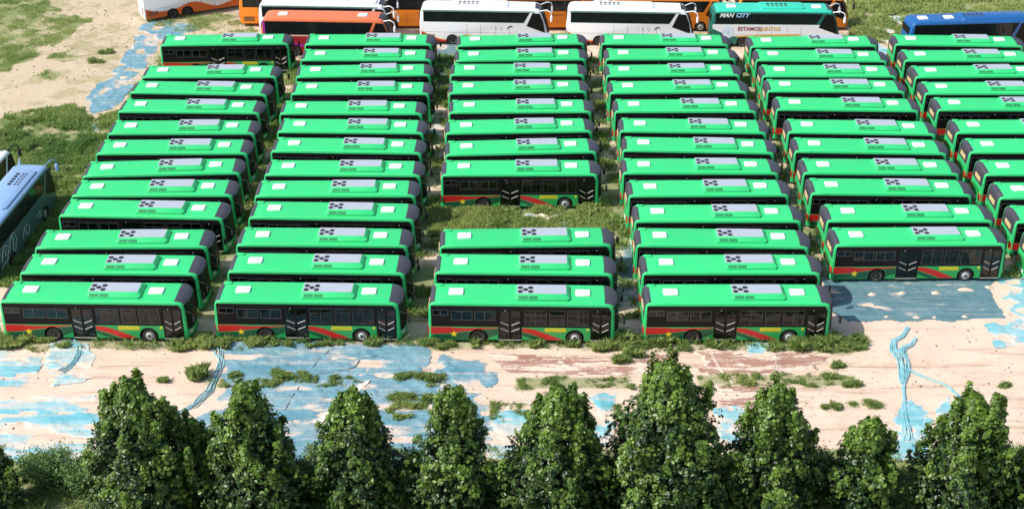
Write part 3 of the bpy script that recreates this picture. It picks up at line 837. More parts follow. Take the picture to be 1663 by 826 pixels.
def shell(sil, W, ry, d, x0, bow, mats, seg_mat=None, angle=35, crown=0.0):
    """coach shell: side outline carried across the width, edges rounded, nose bowed"""
    hw = W / 2; mb = MB(); rings = []
    steps = [0, 30, 55, 75, 90]
    ys = [(-(hw - ry * (1 - math.cos(R(90 - a)))) if False else -(hw - ry * (1 - math.cos(R(a)))), d * (1 - math.sin(R(a)))) for a in steps]
    prof = [(-(hw - ry * (1 - math.cos(R(a)))), d * (1 - math.sin(R(a)))) for a in steps]
    mid = [-hw * 0.5, 0.0, hw * 0.5]
    prof = prof + [(y, 0.0) for y in mid] + [(-y, q) for y, q in reversed(prof)]
    for y, q in prof:
        s2 = inset_ring(sil, q)
        rings.append([(front_curve(x, y, x0, bow, hw), y, crowned(y, z, hw, crown)) for x, z in s2])
    n = len(sil)
    mb.loft(rings, 0, True)
    if seg_mat:
        nf = (len(rings) - 1) * n
        for k in range(nf):
            j = k % n; i = k // n
            if (i < 4 or i >= len(rings) - 5) and j in seg_mat: mb.m[k] = seg_mat[j]
    return mb


def skin_patch(prof, y0, y1, off, x0, bow, hw, mi=0, ny=12, mb=None, thick=0.01, crown=0.0):
    """a panel that follows the nose or the tail: prof = x-z points along the outline"""
    mb = mb or MB(); n = len(prof)
    def norm(i):
        a = Vector(prof[max(i - 1, 0)]); b = Vector(prof[min(i + 1, n - 1)])
        e = (b - a).normalized(); q = Vector((e.y, -e.x))
        return q
    rings = []
    sgn = 1.0
    q0 = norm(n // 2)
    cx = 6.0 if prof[n // 2][0] > 6 else 6.0
    if (Vector(prof[n // 2]) - Vector((cx, 1.6))).dot(q0) < 0: sgn = -1.0
    b = len(mb.v)
    for o2 in (off, off - thick):
        for j in range(ny + 1):
            y = y0 + (y1 - y0) * j / ny
            for i in range(n):
                q = norm(i) * sgn * o2
                mb.v.append((front_curve(prof[i][0], y, x0, bow, hw) + q.x, y, crowned(y, prof[i][1], hw, crown) + q.y))
    tot = (ny + 1) * n
    for j in range(ny):
        for i in range(n - 1):
            a = b + j * n + i
            mb.f.append((a, a + 1, a + n + 1, a + n)); mb.m.append(mi)
            a += tot
            mb.f.append((a, a + n, a + n + 1, a + 1)); mb.m.append(mi)
    edge = [j * n for j in range(ny + 1)] + [ny * n + i for i in range(1, n)] + [j * n + n - 1 for j in reversed(range(ny))] + [i for i in reversed(range(1, n - 1))]
    for k in range(len(edge)):
        p, q = edge[k], edge[(k + 1) % len(edge)]
        mb.f.append((b + p, b + q, b + tot + q, b + tot + p)); mb.m.append(mi)
    return mb


def arch_cutter(xs, r, hw, zc=0.5):
    mb = MB()
    for x in xs: mb.cyl_y(x, zc, r, -hw - 0.3, hw + 0.3, 40)
    return mb


def add_wheels(root, xs, hw, r=0.48, rear=(), arch=0.60):
    for x in xs:
        for s in (-1, 1):
            y = s * (hw - 0.03)
            t = MB().lathe_y(x, r + 0.01, [(r * 0.55, y - s * 0.30), (r * 0.93, y - s * 0.30), (r, y - s * 0.26), (r, y - s * 0.05), (r * 0.93, y), (r * 0.64, y), (r * 0.60, y - s * 0.02)], 28)
            w = t.build('wheel', M['tyre'], root, 40)
            if x in rear:
                prof = [(r * 0.60, y - s * 0.015), (r * 0.56, y - s * 0.03), (r * 0.50, y - s * 0.13), (r * 0.30, y - s * 0.15), (r * 0.28, y - s * 0.07), (r * 0.14, y - s * 0.05), (0.01, y - s * 0.05)]
            else:
                prof = [(r * 0.60, y - s * 0.015), (r * 0.57, y - s * 0.005), (r * 0.47, y - s * 0.04), (r * 0.40, y - s * 0.01), (r * 0.26, y + s * 0.015), (r * 0.22, y + s * 0.02), (0.01, y + s * 0.02)]
            MB().lathe_y(x, r + 0.01, prof, 24, 0, False).build('rim', M['rim'], w, 40)
            MB().cyl_y(x, r + 0.01, r * 0.20, y + s * 0.0, y + s * 0.035, 14).build('hub', M['hub'], w, 40)
            # wheel housing: an inner half drum, open downwards and outwards
            nn = 20; rr = arch - 0.008; rings = []
            for yy in (y + s * 0.026, y - s * 0.5):
                rings.append([(x + rr * math.cos(t), yy, 0.5 + rr * math.sin(t)) for t in [R(-22 + 224 * k / nn) for k in range(nn + 1)]])
            mb = MB().loft(rings, 0, False, False)
            b = len(mb.v) - (nn + 1)
            mb.f.append(tuple(range(b, b + nn + 1))); mb.m.append(0)
            mb.build('wheel_housing', M['black'], root)


def framed_window(root, x0, x1, z0, z1, y, s, divs=(), rows=(), t=0.022, glass='glass', frame='frame'):
    g = MB().box(x0, x1, min(y, y + s * 0.006), max(y, y + s * 0.006), z0, z1).build('window', M[glass], root)
    f = MB(); ya, yb = sorted((y - s * 0.002, y + s * 0.016))
    f.box(x0 - t, x1 + t, ya, yb, z1, z1 + t * 0.7); f.box(x0 - t, x1 + t, ya, yb, z0 - t, z0)
    f.box(x0 - t, x0, ya, yb, z0, z1); f.box(x1, x1 + t, ya, yb, z0, z1)
    for x in divs: f.box(x - t * 0.6, x + t * 0.6, ya, yb - 0.001, z0, z1)
    for z in rows: f.box(x0, x1, ya, yb - 0.002, z - t * 0.4, z + t * 0.4)
    f.build('window_frame', M[frame], g)
    return g


def star_poly(cx, cz, r):
    return [(cx + (r if k % 2 == 0 else r * 0.40) * math.sin(math.pi * k / 5), cz + (r if k % 2 == 0 else r * 0.40) * math.cos(math.pi * k / 5)) for k in range(10)]


def make_bus():
    root = empty('city_bus')
    W = 2.5; hw = 1.25; X0, BOW = 11.1, 0.36
    rear = [(0.0, 0.30), (0.0, 0.69), (0.0, 1.24), (0.02, 1.75), (0.05, 2.50), (0.10, 2.85), (0.18, 2.99), (0.32, 3.06)]
    front = [(11.05, 3.09), (11.55, 3.06), (11.88, 2.99), (12.04, 2.83), (12.10, 2.45), (12.13, 1.7), (12.15, 1.05), (12.15, 0.7), (12.1, 0.30)]
    sil = rear + [(1.2, 3.09), (4, 3.10), (8, 3.10)] + front
    sil = sil[:]
    mb = shell(sil, W, 0.10, 0.06, X0, BOW, None, seg_mat={1: 1}, crown=0.11)
    body = mb.build('body', [M['green'], M['red']], root)
    arches = [3.19, 9.33]
    cut(body, arch_cutter(arches, 0.60, hw), 30)
    sy = -hw
    # lower side panels: bus green, darkened in colour for the dim grazing light
    p = MB().plate([(0.16, 0.32), (4.46, 0.32), (4.46, 1.23), (0.16, 1.23)], sy, -0.004)
    p.plate([(5.96, 0.32), (10.31, 0.32), (10.31, 1.23), (5.96, 1.23)], sy, -0.004)
    sp = p.build('side_panel', M['shaded_green'], root); cut(sp, arch_cutter(arches, 0.60, hw))
    # black window bands
    wb = MB()
    def rect(xa, xb, za, zb): wb.plate([(xa, za), (xb, za), (xb, zb), (xa, zb)], sy, -0.006)
    WIN = [(0.32, 1.26, 2.10, 2.45), (1.49, 2.79, 1.76, 2.40), (2.97, 4.25, 1.76, 2.40), (6.14, 7.52, 1.42, 2.48), (7.71, 8.65, 1.42, 2.48), (8.84, 10.16, 1.42, 2.48)]
    for xa, xb, ws in ((0.19, 4.44, WIN[:3]), (5.98, 10.31, WIN[3:])):
        cur = xa
        for w0, w1, q0, q1 in ws:
            rect(cur, w0, 1.26, 2.80); rect(w0, w1, 1.26, q0); rect(w0, w1, q1, 2.80); cur = w1
        rect(cur, xb, 1.26, 2.80)
    rect(4.44, 5.98, 2.57, 2.80)
    wb.plate([(10.31, 2.57), (11.60, 2.57), (11.50, 2.70), (11.40, 2.80), (10.31, 2.80)], sy, -0.006)
    wb.build('window_band', M['band'], root)
    MB().plate([(0.19, 1.26), (11.3, 1.26), (11.3, 2.80), (0.19, 2.80)], hw, 0.006).build('window_band', M['band'], root)
    yb = sy - 0.006
    framed_window(root, 0.32, 1.26, 2.10, 2.45, yb, -1, (0.79,), glass='clear')
    framed_window(root, 1.49, 2.79, 1.76, 2.40, yb, -1, (2.12,), glass='clear')
    framed_window(root, 2.97, 4.25, 1.76, 2.40, yb, -1, (3.60,), glass='clear')
    framed_window(root, 6.14, 7.52, 1.42, 2.48, yb, -1, (6.80,), (2.18,), 0.014, 'clear')
    framed_window(root, 7.71, 8.65, 1.42, 2.48, yb, -1, (), (2.18,), 0.014, 'clear')
    framed_window(root, 8.84, 10.16, 1.42, 2.48, yb, -1, (9.5,), (), 0.014, 'clear')
    for x0, x1 in ((0.4, 2.4), (2.6, 4.6), (4.8, 6.8), (7.0, 9.0), (9.2, 11.0)):
        framed_window(root, x0, x1, 1.5, 2.45, hw + 0.006, 1, ((x0 + x1) / 2,), (), 0.015)
    # cabin seen through the glass: hollow, lining, seats and poles
    for q in ((0.28, 11.50, 1.31, 2.60), (4.56, 5.86, 0.46, 1.33), (10.42, 11.50, 0.46, 1.33)):
        cut(body, MB().box(q[0], q[1], -1.4, -0.15, q[2], q[3]), 30)
    cb = MB(); x0, x1, ya, yc, z0, z1 = 0.285, 11.495, -1.235, -0.155, 1.315, 2.595
    cb.add([(x0, yc, z0), (x1, yc, z0), (x1, yc, z1), (x0, yc, z1)], [(0, 1, 2, 3)])
    cb.add([(x0, ya, z1), (x1, ya, z1), (x1, yc, z1), (x0, yc, z1)], [(0, 1, 2, 3)])
    for xx in (x0, x1): cb.add([(xx, ya, z0), (xx, yc, z0), (xx, yc, z1), (xx, ya, z1)], [(0, 1, 2, 3)])
    for xa, xb in ((x0, 4.565), (5.855, 10.425)): cb.add([(xa, ya, z0), (xb, ya, z0), (xb, yc, z0), (xa, yc, z0)], [(0, 1, 2, 3)])
    for xa, xb in ((4.565, 5.855), (10.425, 11.495)):
        cb.add([(xa, ya, 0.465), (xb, ya, 0.465), (xb, yc, 0.465), (xa, yc, 0.465)], [(0, 1, 2, 3)])
        cb.add([(xa, yc, 0.465), (xb, yc, 0.465), (xb, yc, z0), (xa, yc, z0)], [(0, 1, 2, 3)])
        for xx in (xa, xb): cb.add([(xx, ya, 0.465), (xx, yc, 0.465), (xx, yc, z0), (xx, ya, z0)], [(0, 1, 2, 3)])
    cab = cb.build('cabin', M['cabin'], root)
    for sx in (0.75, 1.75, 2.55, 3.45, 6.45, 7.15, 8.05, 8.75, 9.5):
        MB().bevbox(sx, sx + 0.12, -1.12, -0.30, 1.33, 2.02, 0.04).build('seat', M['seat'], cab, 40)
    for px in (2.2, 4.3, 6.05, 7.6, 9.9):
        MB().tube([(px, -0.7, 1.33), (px, -0.7, 2.58)], 0.025, 6).build('pole', M['rail'], cab, 50)
    # doors: frame, two glazed leaves, slanted grab bars, sill
    for x0, x1 in ((4.47, 5.95), (10.33, 11.60)):
        f = MB(); y0, y1 = sy - 0.022, sy + 0.01; zt, zb = 2.54, 0.36; m = (x0 + x1) / 2
        f.box(x0, x0 + 0.09, y0, y1, zb, zt); f.box(x1 - 0.09, x1, y0, y1, zb, zt); f.box(x0 + 0.09, x1 - 0.09, y0, y1, zt - 0.10, zt); f.box(x0 + 0.09, x1 - 0.09, y0, y1, zb, zb + 0.09)
        f.box(m - 0.07, m + 0.07, y0, y1, zb + 0.09, zt - 0.10)
        d = f.build('door', M['band'], root)
        for a, b in ((x0 + 0.09, m - 0.07), (m + 0.07, x1 - 0.09)):
            MB().box(a, b, sy - 0.009, sy + 0.002, zb + 0.09, zt - 0.10).build('pane', M['clear'], d)
        for zz in (1.62, 1.17):
            MB().tube([(x0 + 0.14, sy - 0.03, zz + 0.02), (m - 0.09, sy - 0.03, zz - 0.22)], 0.024, 6).build('grab_bar', M['rail'], d)
            MB().tube([(x1 - 0.14, sy - 0.03, zz + 0.02), (m + 0.09, sy - 0.03, zz - 0.22)], 0.024, 6).build('grab_bar', M['rail'], d)
        MB().box(x0 + 0.02, x1 - 0.02, sy - 0.05, sy + 0.01, 0.30, 0.345).build('sill', M['rail'], d)
        MB().disc_z(x0 + 0.42, sy - 0.01, 0.03, 2.47, 2.52, 8).build('door_lamp', M['lamp'], d)
    # waving stripes along the lower side
    yp = sy - 0.004
    def stripe(name, poly, mat, out):
        o = MB().plate(poly, yp, -out).build(name, M[mat], root); cut(o, arch_cutter(arches, 0.60, hw)); return o
    stripe('red_stripe', [(0.16, 0.70), (0.9, 0.73), (1.3, 0.76), (1.9, 0.86), (2.43, 0.93), (3.2, 1.04), (4.44, 1.17), (4.44, 1.225), (3.6, 1.20), (2.9, 1.17), (2.4, 1.16), (1.9, 1.17), (1.3, 1.225), (0.16, 1.225)], 'red', 0.005)
    stripe('dark_stripe', [(0.3, 0.345), (2.2, 0.345), (3.8, 0.345), (3.9, 0.50), (4.44, 0.70), (4.44, 1.14), (3.2, 1.00), (2.43, 0.89), (1.9, 0.82), (1.3, 0.71), (0.9, 0.68), (0.3, 0.66)], 'dark_green', 0.003)
    stripe('red_stripe', [(5.98, 1.20), (6.48, 1.16), (6.8, 1.08), (7.11, 0.97), (7.89, 0.65), (8.58, 0.33), (7.52, 0.33), (7.19, 0.49), (6.56, 0.75), (5.98, 0.94)], 'red', 0.005)
    stripe('dark_stripe', [(5.98, 0.90), (6.5, 0.72), (7.1, 0.47), (7.4, 0.33), (6.75, 0.33), (6.4, 0.50), (5.98, 0.66)], 'dark_green', 0.003)
    MB().plate(star_poly(1.63, 0.71, 0.25), yp - 0.005, -0.006).build('star', M['yellow'], root)
    bx = MB().plate([(7.44, 0.915), (8.76, 0.915), (8.76, 1.225), (7.44, 1.225)], yp, -0.004).build('name_panel', M['olive'], root)
    tm = text_mesh('lettering', 'SOTRACO', 0.315, M['yellow'], 0.004, 0, 0.008, 0.92)
    t = link(bpy.data.objects.new('lettering', tm), bx); t.location = (8.10, yp - 0.006, 1.07)
    MB().box(10.08, 10.22, yp - 0.006, yp, 1.05, 1.20).build('side_marker', M['yellow'], root)
    MB().disc_z(4.2, sy, 0.0001, 1, 1.001, 3) if False else None
    # nose
    cap_prof = [(11.20, 3.08), (11.55, 3.06), (11.88, 2.99), (12.03, 2.85)]
    MB()
    skin_patch(cap_prof, -1.12, 1.12, 0.012, X0, BOW, hw, crown=0.11).build('roof_front', M['cap'], root, 40)
    ws_prof = [(12.045, 2.82), (12.065, 2.70), (12.10, 2.45), (12.13, 1.7), (12.15, 1.05), (12.15, 0.95)]
    skin_patch(ws_prof, -1.17, 1.17, 0.012, X0, BOW, hw, crown=0.11).build('windscreen', M['band'], root, 40)
    for s in (-1, 1):
        skin_patch([(12.15, 0.86), (12.15, 0.7), (12.14, 0.6)], s * 1.08, s * 0.72, 0.016, X0, BOW, hw, ny=4).build('headlight', M['lamp'], root, 40)
        mm = MB().tube([(11.80, s * 1.15, 2.30), (12.05, s * 1.30, 2.36), (12.32, s * 1.42, 2.30), (12.42, s * 1.43, 2.10)], 0.026, 6)
        o = mm.build('mirror_arm', M['black'], root, 50)
        MB().bevbox(12.34, 12.50, s * 1.43 - 0.11, s * 1.43 + 0.11, 1.72, 2.12, 0.04).build('mirror', M['black'], o, 40)
    skin_patch([(12.135, 0.55), (12.125, 0.45), (12.105, 0.33)], -1.05, 1.05, 0.014, X0, BOW, hw).build('bumper', M['shaded_green'], root, 40)
    # tail
    rp = [(0.02, 1.80), (0.05, 2.50), (0.10, 2.85), (0.18, 2.99), (0.32, 3.06), (0.42, 3.064)]
    rw = skin_patch(rp, -1.10, 1.10, 0.014, 50, 0, hw, crown=0.11).build('rear_window', M['cap'], root, 40)
    MB().box(-0.02, 0.03, -0.62, 0.55, 2.02, 2.34).build('display', M['cream'], rw)
    MB().box(-0.014, 0.03, -0.8, 0.8, 0.9, 1.5).build('engine_flap', M['shaded_green'], root)
    for s in (-1, 1):
        MB().bevbox(-0.03, 0.05, s * 0.98 - 0.13, s * 0.98 + 0.13, 0.70, 1.24, 0.02).build('tail_light', M['tail'], root)
    MB().box(-0.03, 0.02, -0.35, 0.35, 0.50, 0.66).build('number_plate', M['line_white'], root)
    # roof: hatches, cooling unit, small box
    for xc in (1.75, 9.82):
        h = MB().bevbox(xc - 0.47, xc + 0.47, -0.38, 0.34, 3.05, 3.19, 0.05).build('roof_hatch', M['hatch'], root, 40)
        MB().box(xc + 0.10, xc + 0.22, -0.12, -0.06, 3.185, 3.205).build('latch', M['frame'], h)
    b0 = [(5.46, -0.98), (9.01, -0.98), (9.01, 0.84), (5.46, 0.84)]
    def ring(x0, x1, y0, y1, z, c):
        return [(x0 + c, y0, z), (x1 - c, y0, z), (x1, y0 + c, z), (x1, y1 - c, z), (x1 - c, y1, z), (x0 + c, y1, z), (x0, y1 - c, z), (x0, y0 + c, z)]
    ac = MB().loft([ring(5.46, 9.02, -0.98, 0.86, 2.99, 0.16), ring(5.48, 9.0, -0.96, 0.84, 3.16, 0.16), ring(5.62, 8.82, -0.66, 0.60, 3.34, 0.12), ring(5.68, 8.76, -0.60, 0.54, 3.36, 0.10)]).build('air_conditioner', M['green'], root, 25)
    MB().box(5.62, 8.76, -0.60, 0.54, 3.352, 3.372).build('lid', M['unit_top'], ac)
    for fx, fy in ((5.84, 0.13), (6.50, 0.13), (6.17, -0.11), (5.84, -0.36), (6.50, -0.36)):
        fmb = MB().disc_z(fx, fy, 0.165, 3.36, 3.39, 18)
        fo = fmb.build('fan', M['fan'], ac)
        g = MB()
        for q in range(3):
            a = q * math.pi / 3
            c, s_ = math.cos(a) * 0.16, math.sin(a) * 0.16
            g.tube([(fx - c, fy - s_, 3.397), (fx + c, fy + s_, 3.397)], 0.008, 4)
        g.build('guard', M['cap'], fo)
    for vx in (5.74, 6.38):
        g = MB()
        for q in range(4):
            yy = -0.76 - q * 0.05; zz = 3.16 + (0.96 - 0.76 - q * 0.05) * 0.6 + 0.008
            g.add([(vx, yy, zz), (vx + 0.58, yy, zz), (vx + 0.58, yy - 0.032, zz - 0.012), (vx, yy - 0.032, zz - 0.012), (vx, yy, zz - 0.05), (vx + 0.58, yy, zz - 0.05), (vx + 0.58, yy - 0.032, zz - 0.06), (vx, yy - 0.032, zz - 0.06)],
                  [(0, 1, 2, 3), (4, 7, 6, 5), (0, 4, 5, 1), (1, 5, 6, 2), (2, 6, 7, 3), (3, 7, 4, 0)])
        g.build('vent', M['grille'], ac)
    MB().bevbox(0.32, 0.85, 0.78, 1.04, 2.97, 3.11, 0.03).build('roof_box', M['green'], root, 40)
    add_wheels(root, arches, hw, 0.485, (3.19,))
    MB().box(0.3, 11.6, -1.05, 1.05, 0.34, 0.5).build('chassis', M['black'], root) if False else None
    return root


COLN = {1: 'leftmost column', 2: 'second column from left', 3: 'third column from left', 4: 'fourth column from left', 5: 'fifth column from left', 6: 'rightmost column'}
proto = make_bus()
percol = {}
for c, k, x, y, a in BUSES: percol.setdefault(c, []).append((y, x, a))
first = True
for c in sorted(percol):
    lst = sorted(percol[c])
    for i, (y, x, a) in enumerate(lst):
        o = proto if first else copy_tree(proto)
        first = False
        o.location = (x, y, 0.0); o.rotation_euler = (0, 0, R(a))
        if i == 0: pos = 'at the front of'
        elif i == len(lst) - 1: pos = 'at the far end of'
        else: pos = ordn[i] + ' from front in'
        tag(o, 'green city bus %s the %s of green buses' % (pos, COLN[c]), 'bus', 'green city buses parked in columns')


def wave(x0, x1, top, bottom, n=24):
    xs = [x0 + (x1 - x0) * i / n for i in range(n + 1)]
    return [(x, bottom(x)) for x in xs] + [(x, top(x)) for x in reversed(xs)]


def make_coach(label, loc, rz, L=12.4, H=3.72, z_win=(2.36, 3.40), body='white', roof=None, group=None, axles=(3.2, 9.9), edge=None,
               cap='cap', hatches=(), unit=None, mirror='white', lower=None, slash=True, fan_x=None, front_cap=True, side=None, skirt=None):
    W = 2.5; hw = W / 2; X0 = L - 1.6; BOW = 0.22
    root = empty('coach', (loc[0], loc[1], 0.0), R(rz))
    tag(root, label, 'coach', group)
    h = H
    sil = [(0.06, 0.34), (0.0, 0.8), (0.0, 1.6), (0.03, 2.4), (0.10, h - 0.55), (0.22, h - 0.22), (0.42, h - 0.06), (0.8, h), (3.5, h + 0.02), (L - 3.5, h + 0.02),
           (L - 1.5, h), (L - 1.0, h - 0.12), (L - 0.68, h - 0.42), (L - 0.40, 2.5), (L - 0.16, 1.7), (L - 0.02, 1.05), (L, 0.75), (L - 0.06, 0.34)]
    mb = shell(sil, W, 0.34, 0.18, X0, BOW, None)
    n = len(sil)
    mats = [M[body]]
    if roof:
        mats.append(M[roof])
        for k in range((len(mb.f) - 2)):
            j = k % n
            if 6 <= j <= 10: mb.m[k] = 1
    bo = mb.build('body', mats, root)
    cut(bo, arch_cutter(axles, 0.60, hw), 30)
    yy = -hw
    z0, z1 = z_win
    xf = L - 1.95
    if side:
        p = MB().plate([(0.2, 0.36), (L - 0.3, 0.36), (L - 0.35, 1.2), (L - 0.9, z0 - 0.04), (0.2, z0 - 0.04)], yy, -0.003).build('side_panel', M[side], root)
        cut(p, arch_cutter(axles, 0.60, hw))
    for s in (-1, 1):
        y0 = s * hw
        wb = MB().plate([(0.42, z0), (xf - 0.55, z0), (xf + 0.05, z1), (0.42, z1)], y0, s * 0.006).build('window_band', M['band'], root)
        pw = (xf - 0.5 - 0.5) / 7
        for q in range(7):
            xa = 0.5 + q * pw
            MB().box(xa, xa + pw - 0.07, min(y0 + s * 0.006, y0 + s * 0.011), max(y0 + s * 0.006, y0 + s * 0.011), z0 + 0.06, z1 - 0.06).build('window', M['glass'], wb)
        # driver's window, behind it the slanting pillar in body colour
        MB().plate([(xf - 0.28, z0 - 0.32), (xf + 0.30, z1 - 0.02), (xf + 1.00, z1 - 0.10), (xf + 1.34, 2.5), (xf + 1.48, 1.75), (xf + 1.50, z0 - 0.95)], y0, s * 0.007).build('cab_window', M['band'], root)
        if edge:
            MB().plate([(0.3, z1 + 0.015), (xf + 0.5, z1 + 0.015), (xf + 0.5, z1 + 0.13), (0.3, z1 + 0.13)], y0, s * 0.004).build('roof_edge', M[edge], root)
        m_ = 'mirror_arm'
        arm = MB().tube([(L - 0.95, s * 0.95, h - 0.25), (L - 0.30, s * 1.18, h - 0.05), (L + 0.10, s * 1.38, h - 0.20), (L + 0.18, s * 1.42, h - 0.55)], 0.05, 7).build(m_, M[mirror], root, 50)
        MB().bevbox(L + 0.06, L + 0.26, s * 1.42 - 0.13, s * 1.42 + 0.13, h - 1.1, h - 0.55, 0.05).build('mirror', M[mirror], arm, 40)
    ws = [(L - 0.93, h - 0.19), (L - 0.68, h - 0.42), (L - 0.40, 2.5), (L - 0.16, 1.7), (L - 0.06, 1.25)]
    skin_patch(ws, -1.06, 1.06, 0.014, X0, BOW, hw).build('windscreen', M['band'], root, 40)
    if front_cap:
        skin_patch([(L - 1.42, h - 0.02), (L - 1.0, h - 0.12), (L - 0.97, h - 0.15)], -0.78, 0.78, 0.014, X0, BOW, hw).build('roof_front', M[cap], root, 40)
    MB().box(-0.012, 0.05, -0.9, 0.9, 2.45, 3.1).build('rear_window', M['band'], root)
    MB().box(-0.012, 0.05, -0.85, 0.85, 0.75, 1.6).build('engine_flap', M[body], root)
    for s in (-1, 1):
        MB().box(-0.02, 0.05, s * 0.98 - 0.10, s * 0.98 + 0.10, 0.8, 1.5).build('tail_light', M['tail'], root)
        skin_patch([(L - 0.012, 0.98), (L - 0.005, 0.85), (L - 0.001, 0.72)], s * 1.0, s * 0.6, 0.018, X0, BOW, hw, ny=4).build('headlight', M['lamp'], root, 40)
    # luggage flaps: thin raised joints
    f = MB()
    for q in (4.6, 5.9, 7.4, 8.7): f.box(q, q + 0.02, yy - 0.008, yy, 0.6, z0 - 0.25)
    f.box(0.5, L - 2.6, yy - 0.008, yy, z0 - 1.05, z0 - 1.035)
    f.build('flap_joint', M['frame'], root)
    g = MB()
    for q in range(5): g.box(0.45, 1.5, yy - 0.012, yy, 0.62 + q * 0.1, 0.67 + q * 0.1)
    g.build('side_grille', M['hub'], root)
    for xc in hatches:
        MB().bevbox(xc - 0.45, xc + 0.45, -0.42, 0.38, h - 0.01, h + 0.10, 0.05).build('roof_hatch', M['hatch'], root, 40)
    if unit:
        ua, ub, um = unit
        def ring(x0, x1, y0, y1, z, c):
            return [(x0 + c, y0, z), (x1 - c, y0, z), (x1, y0 + c, z), (x1, y1 - c, z), (x1 - c, y1, z), (x0 + c, y1, z), (x0, y1 - c, z), (x0, y0 + c, z)]
        ac = MB().loft([ring(ua, ub, -0.98, 0.98, h - 0.02, 0.2), ring(ua + 0.05, ub - 0.05, -0.94, 0.94, h + 0.12, 0.2), ring(ua + 0.3, ub - 0.3, -0.7, 0.7, h + 0.22, 0.15)]).build('air_conditioner', M[um], root, 25)
        fx0 = fan_x or (ua + 0.5 if ub > L * 0.8 else ua + 0.9)
        for q in range(5):
            MB().disc_z(fx0 + q * 0.42, 0.12, 0.15, h + 0.20, h + 0.245, 14).build('fan', M['fan'], ac)
        for r_ in (-0.28, -0.52):
            v = MB()
            for q in range(5): v.box(fx0 - 0.12 + q * 0.42, fx0 + 0.14 + q * 0.42, r_ - 0.07, r_ + 0.07, h + 0.205, h + 0.232)
            v.build('vent', M['cap'], ac)
    add_wheels(root, list(axles), hw, 0.50, tuple(x for x in axles if x < L / 2))
    return root


def side_plate(root, name, poly, mat, out=0.006, axles=None, base=0.0):
    o = MB().plate(poly, -1.25 - base, -out).build(name, M[mat], root)
    if axles: cut(o, arch_cutter(axles, 0.60, 1.25))
    return o


GC = 'coaches parked behind the green buses'
# red wave along the skirt of the two white coaches
def red_skirt(root, ax):
    top = lambda x: 0.42 + 1.05 * max(0, 1 - x / 2.6) ** 1.4 + 0.62 * math.exp(-((x - 4.6) / 1.5) ** 2)
    top2 = lambda x: top(x) + 0.10
    side_plate(root, 'pale_line', wave(0.2, 6.6, top2, lambda x: 0.37), 'cream_line', 0.004, ax)
    side_plate(root, 'red_skirt', wave(0.2, 6.6, top, lambda x: 0.37), 'red', 0.008, ax)


def coach_lettering(root):
    tm = text_mesh('lettering', 'I  ≥  Q', 0.42, M['grey_text'], 0.004)
    t = link(bpy.data.objects.new('lettering', tm), root); t.location = (7.5, -1.258, 1.78)
    side_plate(root, 'swoosh', [(8.45, 1.72), (8.62, 1.95), (8.85, 2.05), (9.0, 2.02), (9.05, 1.86), (8.92, 1.92), (8.75, 1.90), (8.6, 1.74)], 'black', 0.006)


c5 = make_coach('white coach with red waved skirt and grey roof front, left one of the two', (-8.85, 132.35), -2.5, 12.6, edge='grey_green', unit=(3.0, 8.6, 'white'), group=GC)
red_skirt(c5, (3.2, 9.9)); coach_lettering(c5)
c6 = make_coach('white coach with red waved skirt standing left of the green slogan coach', (5.35, 132.1), -2.5, 12.4, edge='grey_green', unit=(2.4, 8.4, 'white'), group=GC)
red_skirt(c6, (3.2, 9.9)); coach_lettering(c6)

# teal coach with slogans
c7 = make_coach('dark green coach with white side, slogan lettering and round badge', (19.2, 131.75), -1.0, 12.6, body='teal', roof='turquoise', side='white', unit=(4.6, 9.0, 'turquoise'), hatches=(2.0, 10.2), group=GC, slash=True)
A7 = (3.2, 9.9)
side_plate(c7, 'green_skirt', wave(0.2, 12.2, lambda x: 1.05 + 0.42 * max(0, 1 - x / 2.2) ** 1.2 * 2.2 + 0.10 * math.sin(x / 3.2), lambda x: 0.37), 'teal', 0.004, A7, 0.003)
side_plate(c7, 'gold_stripe', wave(2.6, 8.6, lambda x: 1.16 + 0.22 * math.sin((x - 2.6) / 4.2), lambda x: 1.02 + 0.20 * math.sin((x - 2.6) / 4.6)), 'gold', 0.004, None, 0.008)
def letters(root, body, size, mat, x, z, shear=0, off=0.0, xs=1.0, base=0.012):
    tm = text_mesh('lettering', body, size, M[mat], 0.004, shear, off, xs)
    t = link(bpy.data.objects.new('lettering', tm), root); t.location = (x, -1.25 - base, z)
    return t
letters(c7, 'MAN', 0.58, 'line_white', 1.45, 3.22, 0.35, 0.02, 1.0, 0.018)
letters(c7, 'CITY', 0.58, 'skyblue', 2.95, 3.22, 0.35, 0.02, 1.0, 0.018)
letters(c7, 'ESTAMOS', 0.52, 'dark_red', 3.75, 1.86, 0, 0.015, 1.0)
letters(c7, 'JUNTOS', 0.52, 'gold', 5.80, 1.86, 0, 0.015, 1.0)
def ring_plate(r0, r1, cx, cz, base, mat, root, name):
    mb = MB(); n = 32
    y0 = -1.25 - base; y1 = y0 - 0.005
    rs = []
    for r, y in ((r0, y0), (r0, y1), (r1, y1), (r1, y0)):
        rs.append([(cx + r * math.cos(2 * math.pi * k / n), y, cz + r * math.sin(2 * math.pi * k / n)) for k in range(n)])
    rs.append(rs[0]); mb.loft(rs, 0, False)
    return mb.build(name, M[mat], root)
bd = MB().cyl_y(1.75, 1.50, 0.56, -1.25 - 0.012, -1.25 - 0.006, 32).build('badge', M['line_white'], c7)
ring_plate(0.50, 0.56, 1.75, 1.50, 0.012, 'skyblue', bd, 'badge_ring')
ring_plate(0.30, 0.34, 1.75, 1.50, 0.012, 'skyblue', bd, 'badge_ring')
side_plate(bd, 'badge_shield', [(1.60, 1.66), (1.90, 1.66), (1.90, 1.45), (1.75, 1.32), (1.60, 1.45)], 'skyblue', 0.006, None, 0.012)

